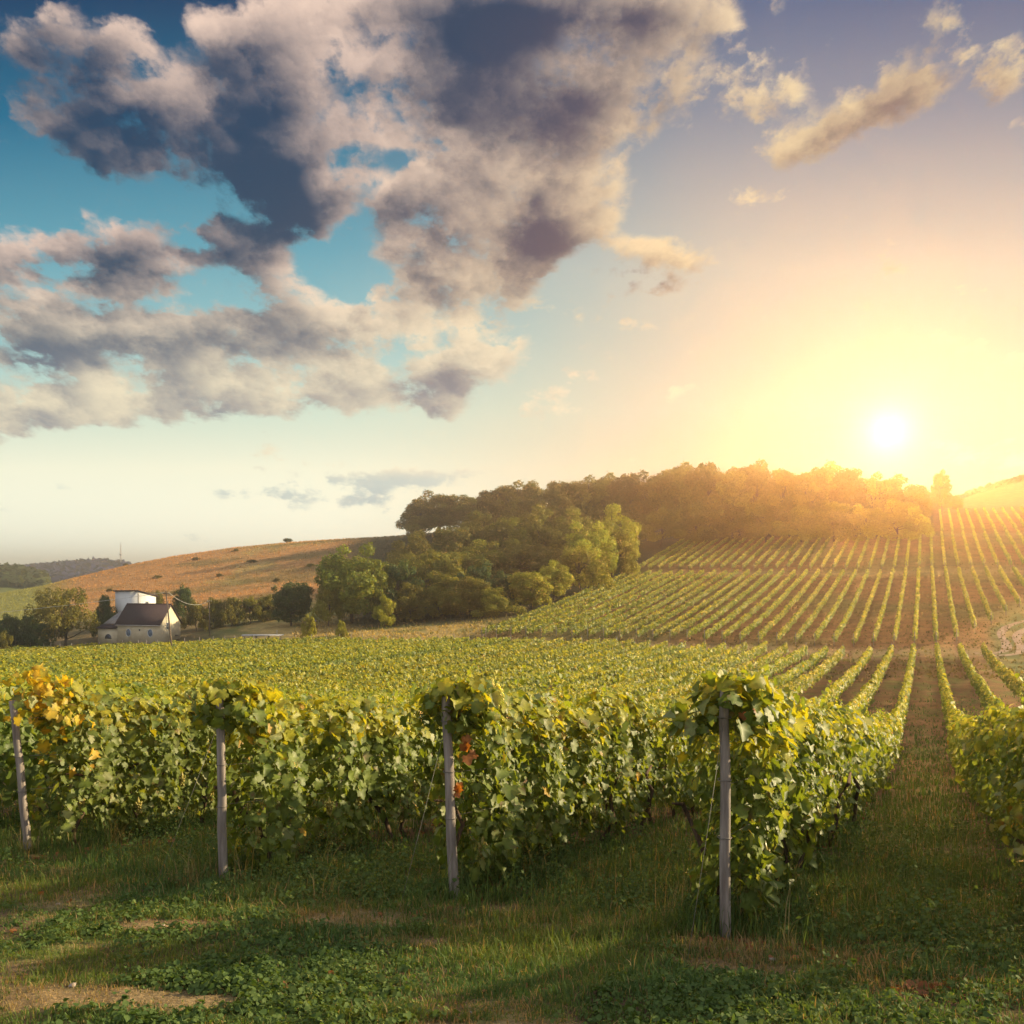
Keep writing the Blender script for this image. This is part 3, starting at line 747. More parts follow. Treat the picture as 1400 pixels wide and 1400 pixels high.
def tree_proto(kind, seed):
    """unit-free 10 m tall tree: (trunk data, crown data)"""
    r = np.random.default_rng(seed)
    if kind == 'tall':   # acacia like: bare lower trunk, open billowing crown
        H0, H1, W, NC, per, cs, ls = .9, 10, 3.2, 74, 150, (.6, 1.15), .31
    elif kind == 'broad':
        H0, H1, W, NC, per, cs, ls = 1.3, 10, 4.0, 60, 150, (.7, 1.25), .33
    elif kind == 'bush':
        H0, H1, W, NC, per, cs, ls = .5, 10, 5.2, 52, 150, (.9, 1.6), .40
    else:                # 'open' orchard tree with its branches showing
        H0, H1, W, NC, per, cs, ls = 2.4, 10, 6.6, 70, 75, (.6, 1.25), .34
    tb = MB(); lean = r.normal(0, .25, 2)
    top = np.array([lean[0], lean[1], H1 * (.62 if kind != 'open' else .4)])
    tb.tube(limb((0, 0, -.4), top, r, n=6), np.linspace(.27 if kind != 'open' else .34, .09, 6), 8)
    ctr = np.zeros((NC, 3)); rad = np.zeros(NC)
    lobes = [(r.uniform(0, 6.28), r.uniform(.75, 1.12)) for _ in range(5)]
    for i in range(NC):
        while True:
            p = r.uniform(-1, 1, 3)
            q = np.linalg.norm(p)
            if .35 < q < 1.0: break
        if kind in ('tall',): q2 = p * np.array([1, 1, 1]) ; q2[2] = p[2]
        ang = math.atan2(p[1], p[0]); lob = 1 + .22 * math.sin(ang * 3 + lobes[0][0]) + .12 * math.sin(5 * ang + lobes[1][0] + 3 * p[2])
        if kind in ('bush', 'tall'):    # wide low down, domed on top
            zz = (p[2] + 1) / 2; k_ = math.sqrt(max(1 - zz ** (2.2 if kind == 'bush' else 3.0), .05)) / max(math.sqrt(max(1 - p[2] ** 2, 0)), .45)
            p[0] *= k_; p[1] *= k_
        zc = (H0 + H1) / 2; zh = (H1 - H0) / 2
        shape = 1.0 if kind != 'bush' else (1.1 - .15 * p[2])
        ctr[i] = (p[0] * W * lob * shape + lean[0] * .8, p[1] * W * lob * shape + lean[1] * .8, zc + p[2] * zh * (.92 + .12 * math.sin(ang * 2 + lobes[2][0])) - .2)
        rad[i] = r.uniform(*cs) * (1.15 - .35 * max(p[2], 0))
    for i in range(0, NC, 4 if kind != 'open' else 2):
        h = r.uniform(.35, .95); st = np.array([lean[0] * h, lean[1] * h, top[2] * h])
        if ctr[i][2] > st[2] - .5: tb.tube(limb(st, ctr[i], r, .2), np.linspace(.11, .025, 5), 5)
    P, Nn, S, C = [], [], [], []
    for i in range(NC):
        n = int(per * (rad[i] / np.mean(cs)) ** 2)
        d = unit(r.normal(0, 1, (n, 3))); f = r.uniform(.35, 1.0, n) ** .5
        p = ctr[i] + d * (rad[i] * f)[:, None] * np.array([1.1, 1.1, .8])
        p += r.normal(0, .08, p.shape)
        P.append(p); Nn.append(d + r.normal(0, .5, (n, 3)) + np.array([0, 0, .35])); S.append(ls * r.uniform(.55, 1.3, n))
        g = r.uniform(0, 1, n); tone = r.uniform(.8, 1.25)
        c = np.stack([.058 + .03 * g, .085 + .035 * g, .020 + .012 * g], 1) * tone
        C.append(c)
    P = np.concatenate(P); S = np.concatenate(S)
    V, F, Cc = leaves(P, np.concatenate(Nn), S, np.concatenate(C), 'quad', droop=.5, r=r)
    return tb.data(), (V, F, Cc)

PROTO = {}
def protos(kind, i, tintname, mat):
    key = (kind, i, tintname)
    if key not in PROTO:
        (tv, tf), (cv, cf, cc) = tree_proto(kind, 1000 + 37 * i + len(kind) * 7)
        a = mesh_obj('trunk', tv, tf, M_BARK, smooth=True); b = mesh_obj('crown', cv, cf, mat, cc)
        PROTO[key] = (a.data, b.data)
        bpy.data.objects.remove(a); bpy.data.objects.remove(b)
    return PROTO[key]
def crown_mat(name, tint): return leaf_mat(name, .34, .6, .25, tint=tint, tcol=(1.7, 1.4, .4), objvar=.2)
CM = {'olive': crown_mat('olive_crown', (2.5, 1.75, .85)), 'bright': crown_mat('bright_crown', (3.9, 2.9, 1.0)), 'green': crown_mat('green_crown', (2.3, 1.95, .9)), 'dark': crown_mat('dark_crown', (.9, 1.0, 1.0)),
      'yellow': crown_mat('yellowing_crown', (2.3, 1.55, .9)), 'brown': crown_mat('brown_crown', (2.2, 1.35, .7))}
_tc = [0]
def tree(name, label, px, Y, ytop, wpx, kind='broad', tint='olive', group=None, cat='tree', zb=None, sink=.2):
    """a tree whose foot stands on the ground at (px, Y), as tall and wide as given"""
    _tc[0] += 1; i = _tc[0]
    X = at(px, Y); z = gz(X, Y) if zb is None else zb
    h = (790 - ytop) / 1300 * Y - z
    base_w = {'tall': 6.6, 'broad': 8.6, 'bush': 11.0, 'open': 14.0}[kind]
    sz = h / 9.9; sw = wpx / 1300 * Y / base_w
    t, c = protos(kind, i % 3, tint, CM[tint])
    root = thing(name, label, cat, (X, Y, z - sink), random.uniform(0, 6.28), group)
    root.scale = (sw, sw, sz)
    for nm, me in (('trunk', t), ('crown', c)):
        o = bpy.data.objects.new(nm, me); col.objects.link(o); o.parent = root
    return root

# tall wood along the hilltop, left to right
GH = 'tall trees of the hilltop wood'
top_line = [(572, 680, 50), (602, 668, 62), (640, 676, 58), (668, 668, 52), (697, 655, 58), (728, 656, 56), (762, 655, 56), (795, 648, 60), (828, 646, 58), (860, 644, 60),
            (895, 639, 62), (930, 631, 66), (966, 629, 60), (1000, 633, 56), (1034, 628, 62), (1068, 638, 58), (1100, 636, 56), (1130, 631, 64), (1163, 637, 56), (1194, 644, 56), (1222, 648, 58), (1250, 660, 46)]
for k, (px, yt, w) in enumerate(top_line):
    Y = 297 - (px - 900) * .075 + (k % 3) * 5
    extra = 'leftmost tall tree of the hilltop wood, dark against the sky' if k == 0 else 'rightmost tall tree of the hilltop wood, below the sun' if k == len(top_line) - 1 else f'{ordinal(k + 1)} tall tree from the left along the crest of the hilltop wood'
    tree('tall_tree', extra, px, Y, yt, w * 1.0, 'tall', 'olive' if k % 3 else 'brown', GH)
# lower trees in front of the tall wood, against the upper vine block
for k, (px, yt, w) in enumerate([(905, 690, 66), (952, 685, 60), (1000, 688, 64), (1048, 684, 66), (1096, 690, 60), (1140, 684, 64), (1186, 688, 62), (1226, 682, 60), (1252, 690, 40)]):
    Y = 286 - (px - 900) * .075
    tree('understorey_tree', f'{ordinal(k + 1)} lower tree from the left at the wood edge above the upper vine rows', px, Y, yt, w * 1.1, 'bush', 'olive' if k < 6 else 'bright', 'lower trees at the top wood edge')
tree('thin_tree', 'thin lone tree standing apart right of the hilltop wood', 1287, 318, 640, 27, 'tall', 'brown')
for k, (px, yt, w) in enumerate([(1270, 672, 26), (1302, 676, 30)]):
    tree('low_bush', ['low bush left of the thin lone tree on the hilltop', 'low bush right of the thin lone tree on the hilltop'][k], px, 330, yt, w, 'bush', 'brown', 'bushes by the thin hilltop tree', 'bush')
for k, (px, yt, w) in enumerate([(1345, 678, 34), (1372, 672, 36), (1400, 665, 36), (1428, 660, 40)]):
    tree('distant_tree', f'{ordinal(k + 1)} distant tree from the left on the far ridge at the right edge', px, 436, yt, w, 'bush', 'brown', 'trees on the far right ridge')

# middle slope of the wood, brown and shaded
GM = 'round trees on the slope of the wood'
mid = [(565, 728, 60), (610, 708, 66), (655, 700, 70), (560, 755, 58), (700, 694, 70), (742, 692, 68), (785, 694, 66), (612, 745, 66), (662, 738, 70), (712, 735, 70), (757, 742, 66)]
for k, (px, yt, w) in enumerate(mid):
    Y = 258 - (yt - 690) * .55
    tree('round_tree', f'{ordinal(k + 1)} round tree, row by row from the left, on the wooded slope', px, Y, yt, w * 1.12, 'broad', 'olive', GM)
GB = 'bright trees at the edge of the vine rows'
for k, (px, yt, w, Y, lab) in enumerate([
    (836, 690, 78, 236, 'tallest bright yellow-green tree at the corner of the hillside vine rows'),
    (806, 712, 70, 226, 'bright round tree just left of the tallest bright tree'),
    (850, 722, 50, 233, 'small bright tree at the right end of the wood beside the vine rows'),
    (792, 742, 76, 212, 'broad bright tree low in front of the tallest bright tree'),
    (756, 765, 50, 203, 'bright tree between the broad bright one and the round bush'),
    (727, 773, 58, 192, 'round yellow-green bushy tree standing alone at the foot of the wood')]):
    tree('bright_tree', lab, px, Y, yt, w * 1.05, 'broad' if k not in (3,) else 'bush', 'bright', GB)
GL = 'lower trees behind the straw meadow'
for k, (px, yt, w, Y) in enumerate([(545, 762, 60, 196), (583, 752, 62, 204), (622, 755, 60, 203), (655, 766, 58, 196), (600, 780, 60, 190), (642, 785, 62, 188), (690, 778, 50, 196), (560, 795, 48, 186), (680, 800, 56, 186), (524, 770, 40, 205)]):
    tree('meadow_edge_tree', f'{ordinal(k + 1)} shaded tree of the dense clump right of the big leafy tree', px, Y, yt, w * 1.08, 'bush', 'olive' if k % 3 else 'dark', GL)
tree('leafy_tree', 'big leafy green tree with its right side in sun, left end of the wood', 482, 188, 743, 92, 'broad', 'green')
tree('leafy_tree', 'slender tree close on the right of the big leafy tree', 514, 194, 752, 42, 'broad', 'green')
tree('leafy_tree', 'small tree at the left foot of the big leafy tree', 450, 186, 785, 42, 'bush', 'olive')
tree('meadow_bush', 'small pale bush right of the slender tree at the straw meadow', 526, 180, 812, 30, 'bush', 'bright', None, 'bush')
tree('dark_tree', 'dark round small tree alone on the orange hillside foot', 398, 192, 786, 54, 'broad', 'dark')
tree('meadow_bush', 'low shrub by the long white slab, largest of the three there', 423, 168, 838, 20, 'bush', 'bright', None, 'bush')
tree('meadow_bush', 'tiny yellow-green shrub alone in the straw meadow edge', 466, 166, 846, 14, 'bush', 'bright', None, 'bush')
# around the houses
tree('orchard_tree', 'wide yellowing orchard tree with visible pale branches left of the house', 91, 186, 800, 98, 'open', 'yellow')
tree('garden_bush', 'round dark green bush on the skyline of the garden right of the white house', 251, 216, 797, 30, 'bush', 'dark', None, 'bush')
tree('garden_bush', 'green bush just right of the white house wall', 216, 212, 806, 20, 'bush', 'olive', None, 'bush')
tree('garden_bush', 'dark bush squeezed between the orchard tree and the white house', 141, 197, 810, 30, 'bush', 'dark', None, 'bush')
for k, (px, yt, w, Y) in enumerate([(268, 819, 34, 197), (292, 816, 34, 199), (316, 814, 34, 200), (342, 813, 34, 202), (366, 812, 32, 204), (386, 818, 30, 205)]):
    tree('hedge_bush', f'{ordinal(k + 1)} bush from the left in the hedge line right of the house', px, Y, yt, w, 'bush', 'olive' if k % 2 else 'yellow', 'hedge bushes right of the house', 'bush')
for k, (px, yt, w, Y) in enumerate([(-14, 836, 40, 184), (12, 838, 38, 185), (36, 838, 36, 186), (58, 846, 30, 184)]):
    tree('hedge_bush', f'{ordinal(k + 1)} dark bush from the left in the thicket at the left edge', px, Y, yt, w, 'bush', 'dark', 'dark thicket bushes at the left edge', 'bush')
tree('yellow_bush', 'low bright yellow bush at the left picture edge above the vines', 6, 176, 861, 24, 'bush', 'yellow', None, 'bush')
tree('hill_tree', 'tiny lone tree on the bare ridge of the orange hill', 393, 366, 734, 12, 'broad', 'dark')
for k, (px, yt, w) in enumerate([(172, 769, 7), (190, 768, 10), (199, 769, 9)]):
    tree('hill_bush', f'{ordinal(k + 1)} tiny bush from the left at the low end of the orange ridge', px, 368, yt, w, 'bush', 'brown', 'tiny bushes on the orange ridge', 'bush')
for k, (px, Y, w) in enumerate([(268, 330, 12), (300, 290, 10), (345, 310, 13), (215, 300, 12), (378, 270, 12), (425, 290, 13), (150, 280, 10), (240, 262, 12), (322, 340, 10)]):
    X = at(px, Y); h = 1.2
    tree('hill_bush', f'{ordinal(k + 1)} small scrub bush scattered over the orange hillside', px, Y, 790 - (gz(X, Y) + h) * 1300 / Y, w, 'bush', 'brown', 'scrub on the orange hillside', 'bush')

# far woods that read as one mass
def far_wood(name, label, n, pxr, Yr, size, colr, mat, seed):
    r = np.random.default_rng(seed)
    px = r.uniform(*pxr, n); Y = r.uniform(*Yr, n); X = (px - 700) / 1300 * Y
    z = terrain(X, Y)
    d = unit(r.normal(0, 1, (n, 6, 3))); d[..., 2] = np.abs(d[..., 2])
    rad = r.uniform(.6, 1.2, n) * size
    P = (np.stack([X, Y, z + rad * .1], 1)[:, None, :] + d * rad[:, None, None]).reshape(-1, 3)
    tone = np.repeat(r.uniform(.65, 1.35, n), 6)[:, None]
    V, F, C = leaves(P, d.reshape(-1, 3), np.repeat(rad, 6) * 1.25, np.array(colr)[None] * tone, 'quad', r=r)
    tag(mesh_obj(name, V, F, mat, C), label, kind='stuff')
far_wood('far_forest', 'bluish wooded hill on the horizon at the left', 5200, (-260, 250), (850, 1130), 5.4, (.045, .055, .16), M_CROWN, 61)  # the blue of distant air is put into the leaf colour
far_wood('green_hill_trees', 'band of green trees on the low hill at the left edge', 700, (-160, 62), (545, 660), 3.6, (.075, .10, .03), M_CROWN, 62)
far_wood('ridge_scrub', 'dry scrub covering the far right ridge', 900, (1262, 1480), (415, 455), 1.6, (.10, .06, .03), M_CROWN, 63)

# ------------------------------------------------------------------ houses
def frame(px, Y, yaw):
    """local axes for a building: x to the right seen from the camera, y away, turned by yaw"""
    X = at(px, Y); return X, Y, -math.atan2(X, Y) + yaw

def window_part(root, x, y, z, w, h, axis, pane, depth=.06):
    """window frame proud of a wall; axis 'y-' faces local -y, 'x+' faces local +x"""
    f = MB(); b = .09
    def bx(a0, a1, c0, c1, d0, d1, mb):
        if axis == 'y-': mb.box((x + a0, y - d1, z + c0), (x + a1, y - d0, z + c1))
        else: mb.box((x + d0, y + a0, z + c0), (x + d1, y + a1, z + c1))
    bx(-w / 2 - b, -w / 2, -b, h + b, 0, depth, f); bx(w / 2, w / 2 + b, -b, h + b, 0, depth, f)
    bx(-w / 2, w / 2, -b, 0, 0, depth, f); bx(-w / 2, w / 2, h, h + b, 0, depth, f)
    bx(-.03, .03, 0, h, .012, depth - .01, f)
    o = f.build('window', M_WHITE, root)
    g = MB(); bx(-w / 2, w / 2, 0, h, 0, .01, g); g.build('pane', pane, o)
    return o

def round_window(root, x, y, z, rx, rz):
    f = MB(); n = 20; a = np.linspace(0, 2 * math.pi, n + 1)
    f.tube([(x + rx * math.cos(q), y - .03, z + rz * math.sin(q)) for q in a], .07, 6)
    o = f.build('round_window', M_WHITE, root)
    g = MB().prism([(x + rx * math.cos(q), z + rz * math.sin(q)) for q in a[:-1]], y - .02, y + .0)
    g.build('pane', M_BLUEPANE, o)

Yh = 182; hx, hy, hrz = frame(219, Yh, R(-36))
hz = -11.9
house = thing('cream_house', 'small cream cottage with a steep dark gabled roof beyond the vines', 'house', (hx, hy, hz), hrz)
# local: nearest corner at the origin, front runs to -x, gable runs to +y
L_, D_, EV, RG = 9.6, 6.4, 3.15, 6.6
MB().prism([(0, -1.0), (D_, -1.0), (D_, EV), (D_ / 2, RG), (0, EV)], 0, 1)  # template of the gable outline
wall = MB()
v = []
gab = [(0, -1.0), (D_, -1.0), (D_, EV), (D_ / 2, RG), (0, EV)]
wall.add([(-L_, y, z) for y, z in gab] + [(0, y, z) for y, z in gab],
         [(0, 1, 2, 3, 4), (9, 8, 7, 6, 5)] + [(i, 5 + i, 5 + (i + 1) % 5, (i + 1) % 5) for i in range(5)])
wall.build('wall', M_CREAM, house)
roof = MB()
ov, th = .38, .16
sl = (RG - EV) / (D_ / 2)
for sgn in (0, 1):
    y0 = -ov if sgn == 0 else D_ + ov
    z0 = EV - sl * ov + .05; ym, zm = D_ / 2, RG + .05
    pr = [(y0, z0), (ym, zm), (ym, zm + th), (y0, z0 + th)]
    roof.add([(-L_ - ov, y, z) for y, z in pr] + [(ov * .7, y, z) for y, z in pr],
             [(0, 1, 2, 3), (7, 6, 5, 4)] + [(i, 4 + i, 4 + (i + 1) % 4, (i + 1) % 4) for i in range(4)])
rf = roof.build('roof', M_ROOF, house)
MB().tube([(-L_ - .3, D_ / 2, RG + .2), (.25, D_ / 2, RG + .2)], .11, 6).build('ridge_cap', M_ROOF, rf)
MB().tube([(-L_ - .3, -ov - .05, EV - sl * ov), (.2, -ov - .05, EV - sl * ov)], .07, 6).build('gutter', M_MAST, rf)
round_window(house, -7.1, 0, 1.3, .55, .75); round_window(house, -2.2, 0, 1.3, .55, .75)
MB().box((-4.75, -.05, 1.65), (-4.45, 0, 2.0)).build('wall_lamp', M_PANE, house)
window_part(house, 0, 2.5, 2.0, .85, 1.15, 'x+', M_PANE)
MB().box((0, 4.6, .55), (.28, 5.4, .68)).build('flower_shelf', M_POLE, house)
# lean-to annex on the left
ann = thing('annex_shed', 'low cream annex with a sheet roof against the left end of the cottage', 'shed', (hx, hy, hz), hrz)
MB().box((-L_ - 4.8, .35, -1.0), (-L_ - .01, D_ - .4, 1.95)).build('wall', M_CREAM, ann)
ar = MB().add([(-L_ - 5.1, 0, 1.96), (-L_ - .4, 0, 2.0), (-L_ - .4, 2.2, 2.75), (-L_ - 5.1, 2.2, 2.7), (-L_ - 5.1, 0, 2.1), (-L_ - .4, 0, 2.14), (-L_ - .4, 2.2, 2.89), (-L_ - 5.1, 2.2, 2.84)],
         [(3, 2, 1, 0), (4, 5, 6, 7), (0, 1, 5, 4), (1, 2, 6, 5), (2, 3, 7, 6), (3, 0, 4, 7)]).build('roof', M_ROOF, ann)
MB().add([(-L_ - 5.0, 2.2, 2.8), (-L_ - .4, 2.2, 2.85), (-L_ - .2, D_ + .6, 5.2), (-L_ - 4.8, D_ + .6, 5.1), (-L_ - 5.0, 2.2, 2.9), (-L_ - .4, 2.2, 2.95), (-L_ - .2, D_ + .6, 5.3), (-L_ - 4.8, D_ + .6, 5.2)],
         [(3, 2, 1, 0), (4, 5, 6, 7), (0, 1, 5, 4), (1, 2, 6, 5), (2, 3, 7, 6), (3, 0, 4, 7)]).build('sheet_roof', M_SHEET, ann)
dm = MB(); aa = np.linspace(0, math.pi, 12)
dm.prism([(-L_ - 2.4 + .75 * math.cos(q), 0.0 + .95 * math.sin(q)) for q in aa], .29, .35); dm.build('arched_door', M_PANE, ann)
# white flat roofed house behind
wx, wy, wrz = frame(188, 196, R(-44))
wh = thing('white_house', 'white boxy house with a slanted flat roof behind the cottage', 'house', (wx, wy, -11.8), wrz)
MB().add([(-6.0, 0, -1), (0, 0, -1), (0, 5.2, -1), (-6.0, 5.2, -1), (-6.0, 0, 8.9), (0, 0, 9.0), (0, 5.2, 7.9), (-6.0, 5.2, 7.8)],
         [(3, 2, 1, 0), (4, 5, 6, 7), (0, 1, 5, 4), (1, 2, 6, 5), (2, 3, 7, 6), (3, 0, 4, 7)]).build('wall', M_WHITE, wh)
MB().add([(-6.3, -.35, 9.0), (.3, -.35, 9.1), (.3, 5.7, 7.83), (-6.3, 5.7, 7.73), (-6.3, -.35, 9.2), (.3, -.35, 9.3), (.3, 5.7, 8.03), (-6.3, 5.7, 7.93)],
         [(3, 2, 1, 0), (4, 5, 6, 7), (0, 1, 5, 4), (1, 2, 6, 5), (2, 3, 7, 6), (3, 0, 4, 7)]).build('roof', M_ROOF, wh)
MB().tube([(.09, .12, -1), (.09, .12, 8.8)], .07, 6).build('downpipe', M_POLE, wh)
window_part(wh, 0, 2.6, 5.9, .8, .9, 'x+', M_PANE)

# long white slab on low supports, blue barrel
def low_slab():
    px, Y = 360, 166; X = at(px, Y); z = gz(X, Y)
    o = thing('white_slab', 'long low white slab roof on short supports at the vineyard edge', 'slab', (X, Y, z), .12)
    MB().box((-3.6, -.9, 1.35), (3.4, .9, 1.55)).build('top', M_CONC, o)
    for x in (-3.2, -1.1, 1.0, 3.0): MB().box((x - .12, -.7, -.3), (x + .12, -.46, 1.35)).build('support', M_POLE, o)
    MB().tube([(2.3, .3, 1.55), (2.3, .3, 2.3)], .05, 6).build('pipe', M_CONC, o)
low_slab()
px, Y = 429, 184; X = at(px, Y)
bl_scale = .62
bl = thing('blue_barrel', 'small blue barrel in the shade left of the big leafy tree', 'barrel', (X, Y, gz(X, Y) - .1))
p = []
MB().tube([(0, 0, 0), (0, 0, .3), (0, 0, .9), (0, 0, 1.9), (0, 0, 2.5), (0, 0, 2.8)], [.75, .85, .9, .9, .85, .75], 14).build('body', M_BLUE, bl, True)
MB().tube([(0, 0, 2.8), (0, 0, 2.9)], [.6, .58], 14).build('lid', M_BLUE, bl)

bl.scale = (bl_scale,) * 3
# utility poles, wires, radio mast
def pole(pxb, yb, pxt, yt, Y, lab, rad):
    zb = gz(at(pxb, Y), Y); b = np.array([at(pxb, Y), Y, zb - .3]); t = np.array([at(pxt, Y), Y, (790 - yt) / 1300 * Y])
    o = thing('utility_pole', lab, 'pole', tuple(b), 0, 'utility poles near the cottage')
    d = t - b
    MB().tube([d * 0, d * .5, d], [rad, rad * .85, rad * .65], 8).build('shaft', M_POLE, o)
    c = d * .96
    MB().box((c[0] - .5, c[1] - .05, c[2] - .06), (c[0] + .5, c[1] + .05, c[2] + .06)).build('crossarm', M_POLE, o)
    for q in (-.4, .4): MB().tube([(c[0] + q, c[1], c[2] + .06), (c[0] + q, c[1], c[2] + .25)], [.05, .03], 6).build('insulator', M_CONC, o)
    return b + d * .965
pA = pole(236, 900, 227, 808, 146, 'leaning wooden utility pole rising from the vines before the cottage', .15)
pB = pole(287, 866, 286, 820, 186, 'shorter utility pole right of the cottage by the hedge', .13)
def wire(a, b, sag, lab):
    u = np.linspace(0, 1, 24)[:, None]
    p = np.array(a) + (np.array(b) - np.array(a)) * u; p[:, 2] -= sag * 4 * u[:, 0] * (1 - u[:, 0])
    o = MB().tube(p, .028, 5).build('overhead_wire', M_CONC)
    tag(o, lab, 'wire', 'overhead wires at the cottage')
wire(pA + np.array([-.4, 0, .1]), (at(-160, 150), 150, (790 - 849) / 1300 * 150), .5, 'pale overhead wire running from the leaning pole to the left edge')
wire(pA + np.array([.4, 0, .1]), pB + np.array([0, 0, .1]), 1.3, 'sagging overhead wire between the two utility poles')
def mast():
    Y = 1000; X = at(165, Y); z = gz(X, Y)
    o = thing('radio_mast', 'thin pale radio mast on the blue wooded hill', 'mast', (X, Y, z))
    H = (790 - 741) / 1300 * Y - z
    m = MB()
    for a in (0, 2.09, 4.19): m.tube([(.9 * math.cos(a), .9 * math.sin(a), -1), (.25 * math.cos(a), .25 * math.sin(a), H * .9)], .24, 5)
    for k in range(9):
        q = k / 9; w = .9 - .65 * q
        m.tube([(w * math.cos(a), w * math.sin(a), q * H * .9) for a in (0, 2.09, 4.19, 0)], .1, 4)
    m.build('lattice', M_MAST, o)
    MB().tube([(0, 0, H * .88), (0, 0, H)], [.25, .12], 6).build('antenna', M_MAST, o)
    MB().tube([(0, 0, H * .50), (0, 0, H * .56)], [1.2, 1.2], 10).build('dish_ring', M_MAST, o)
mast()

# thin white stake at the corner of the hillside vines
for px, Y, h, lab in ((664, 152, 2.4, 'thin pale stake standing alone at the left corner of the hillside vines'),):
    X = at(px, Y); o = thing('corner_stake', lab, 'stake', (X, Y, gz(X, Y)))
    MB().tube([(0, 0, -.2), (.05, 0, h)], [.08, .07], 6).build('shaft', M_POST, o)

# ------------------------------------------------------------------ grass and weeds
def blades(P, L_, W_, lean, colr, r):
    """curved grass blades: 5 points, 2 faces"""
    n = len(P); a = r.uniform(0, 2 * math.pi, n)
    d = np.stack([np.cos(a), np.sin(a), np.zeros(n)], 1); s = np.stack([-np.sin(a), np.cos(a), np.zeros(n)], 1)
    l = L_[:, None]; w = W_[:, None]; k = lean[:, None]
    up = np.array([0, 0, 1.0])
    b0 = P - s * w; b1 = P + s * w
    m = P + up * l * .55 + d * l * k * .25
    m0 = m - s * w * .8; m1 = m + s * w * .8
    tip = P + up * l * np.sqrt(np.maximum(1 - k * k * .55, .1)) + d * l * k * .85
    V = np.stack([b0, b1, m1, m0, tip], 1).reshape(-1, 3)
    i = np.arange(n)[:, None] * 5
    return V, [i + np.array([[0, 1, 2, 3]]), i + np.array([[3, 2, 4]])], np.repeat(colr, 5, 0)

def sector(n, y0, y1, r, power=1.0, pad=1.5, pxr=None):
    """random ground spots in front of the camera, denser near it"""
    q = r.uniform(0, 1, n) ** power; Y = y0 + (y1 - y0) * q
    lo, hi = (-.56, .56)
    X = r.uniform(lo, hi, n) * Y + r.uniform(-pad, pad, n)
    return X, Y

def ground_z(X, Y):
    rr = np.hypot(X, Y); near = np.exp(-rr / 40)
    return terrain(X, Y) + near * ((fbm(X * 1.1, Y * 1.1, 1) - .5) * .10 + (fbm(X * 5, Y * 5, 2) - .5) * .05)

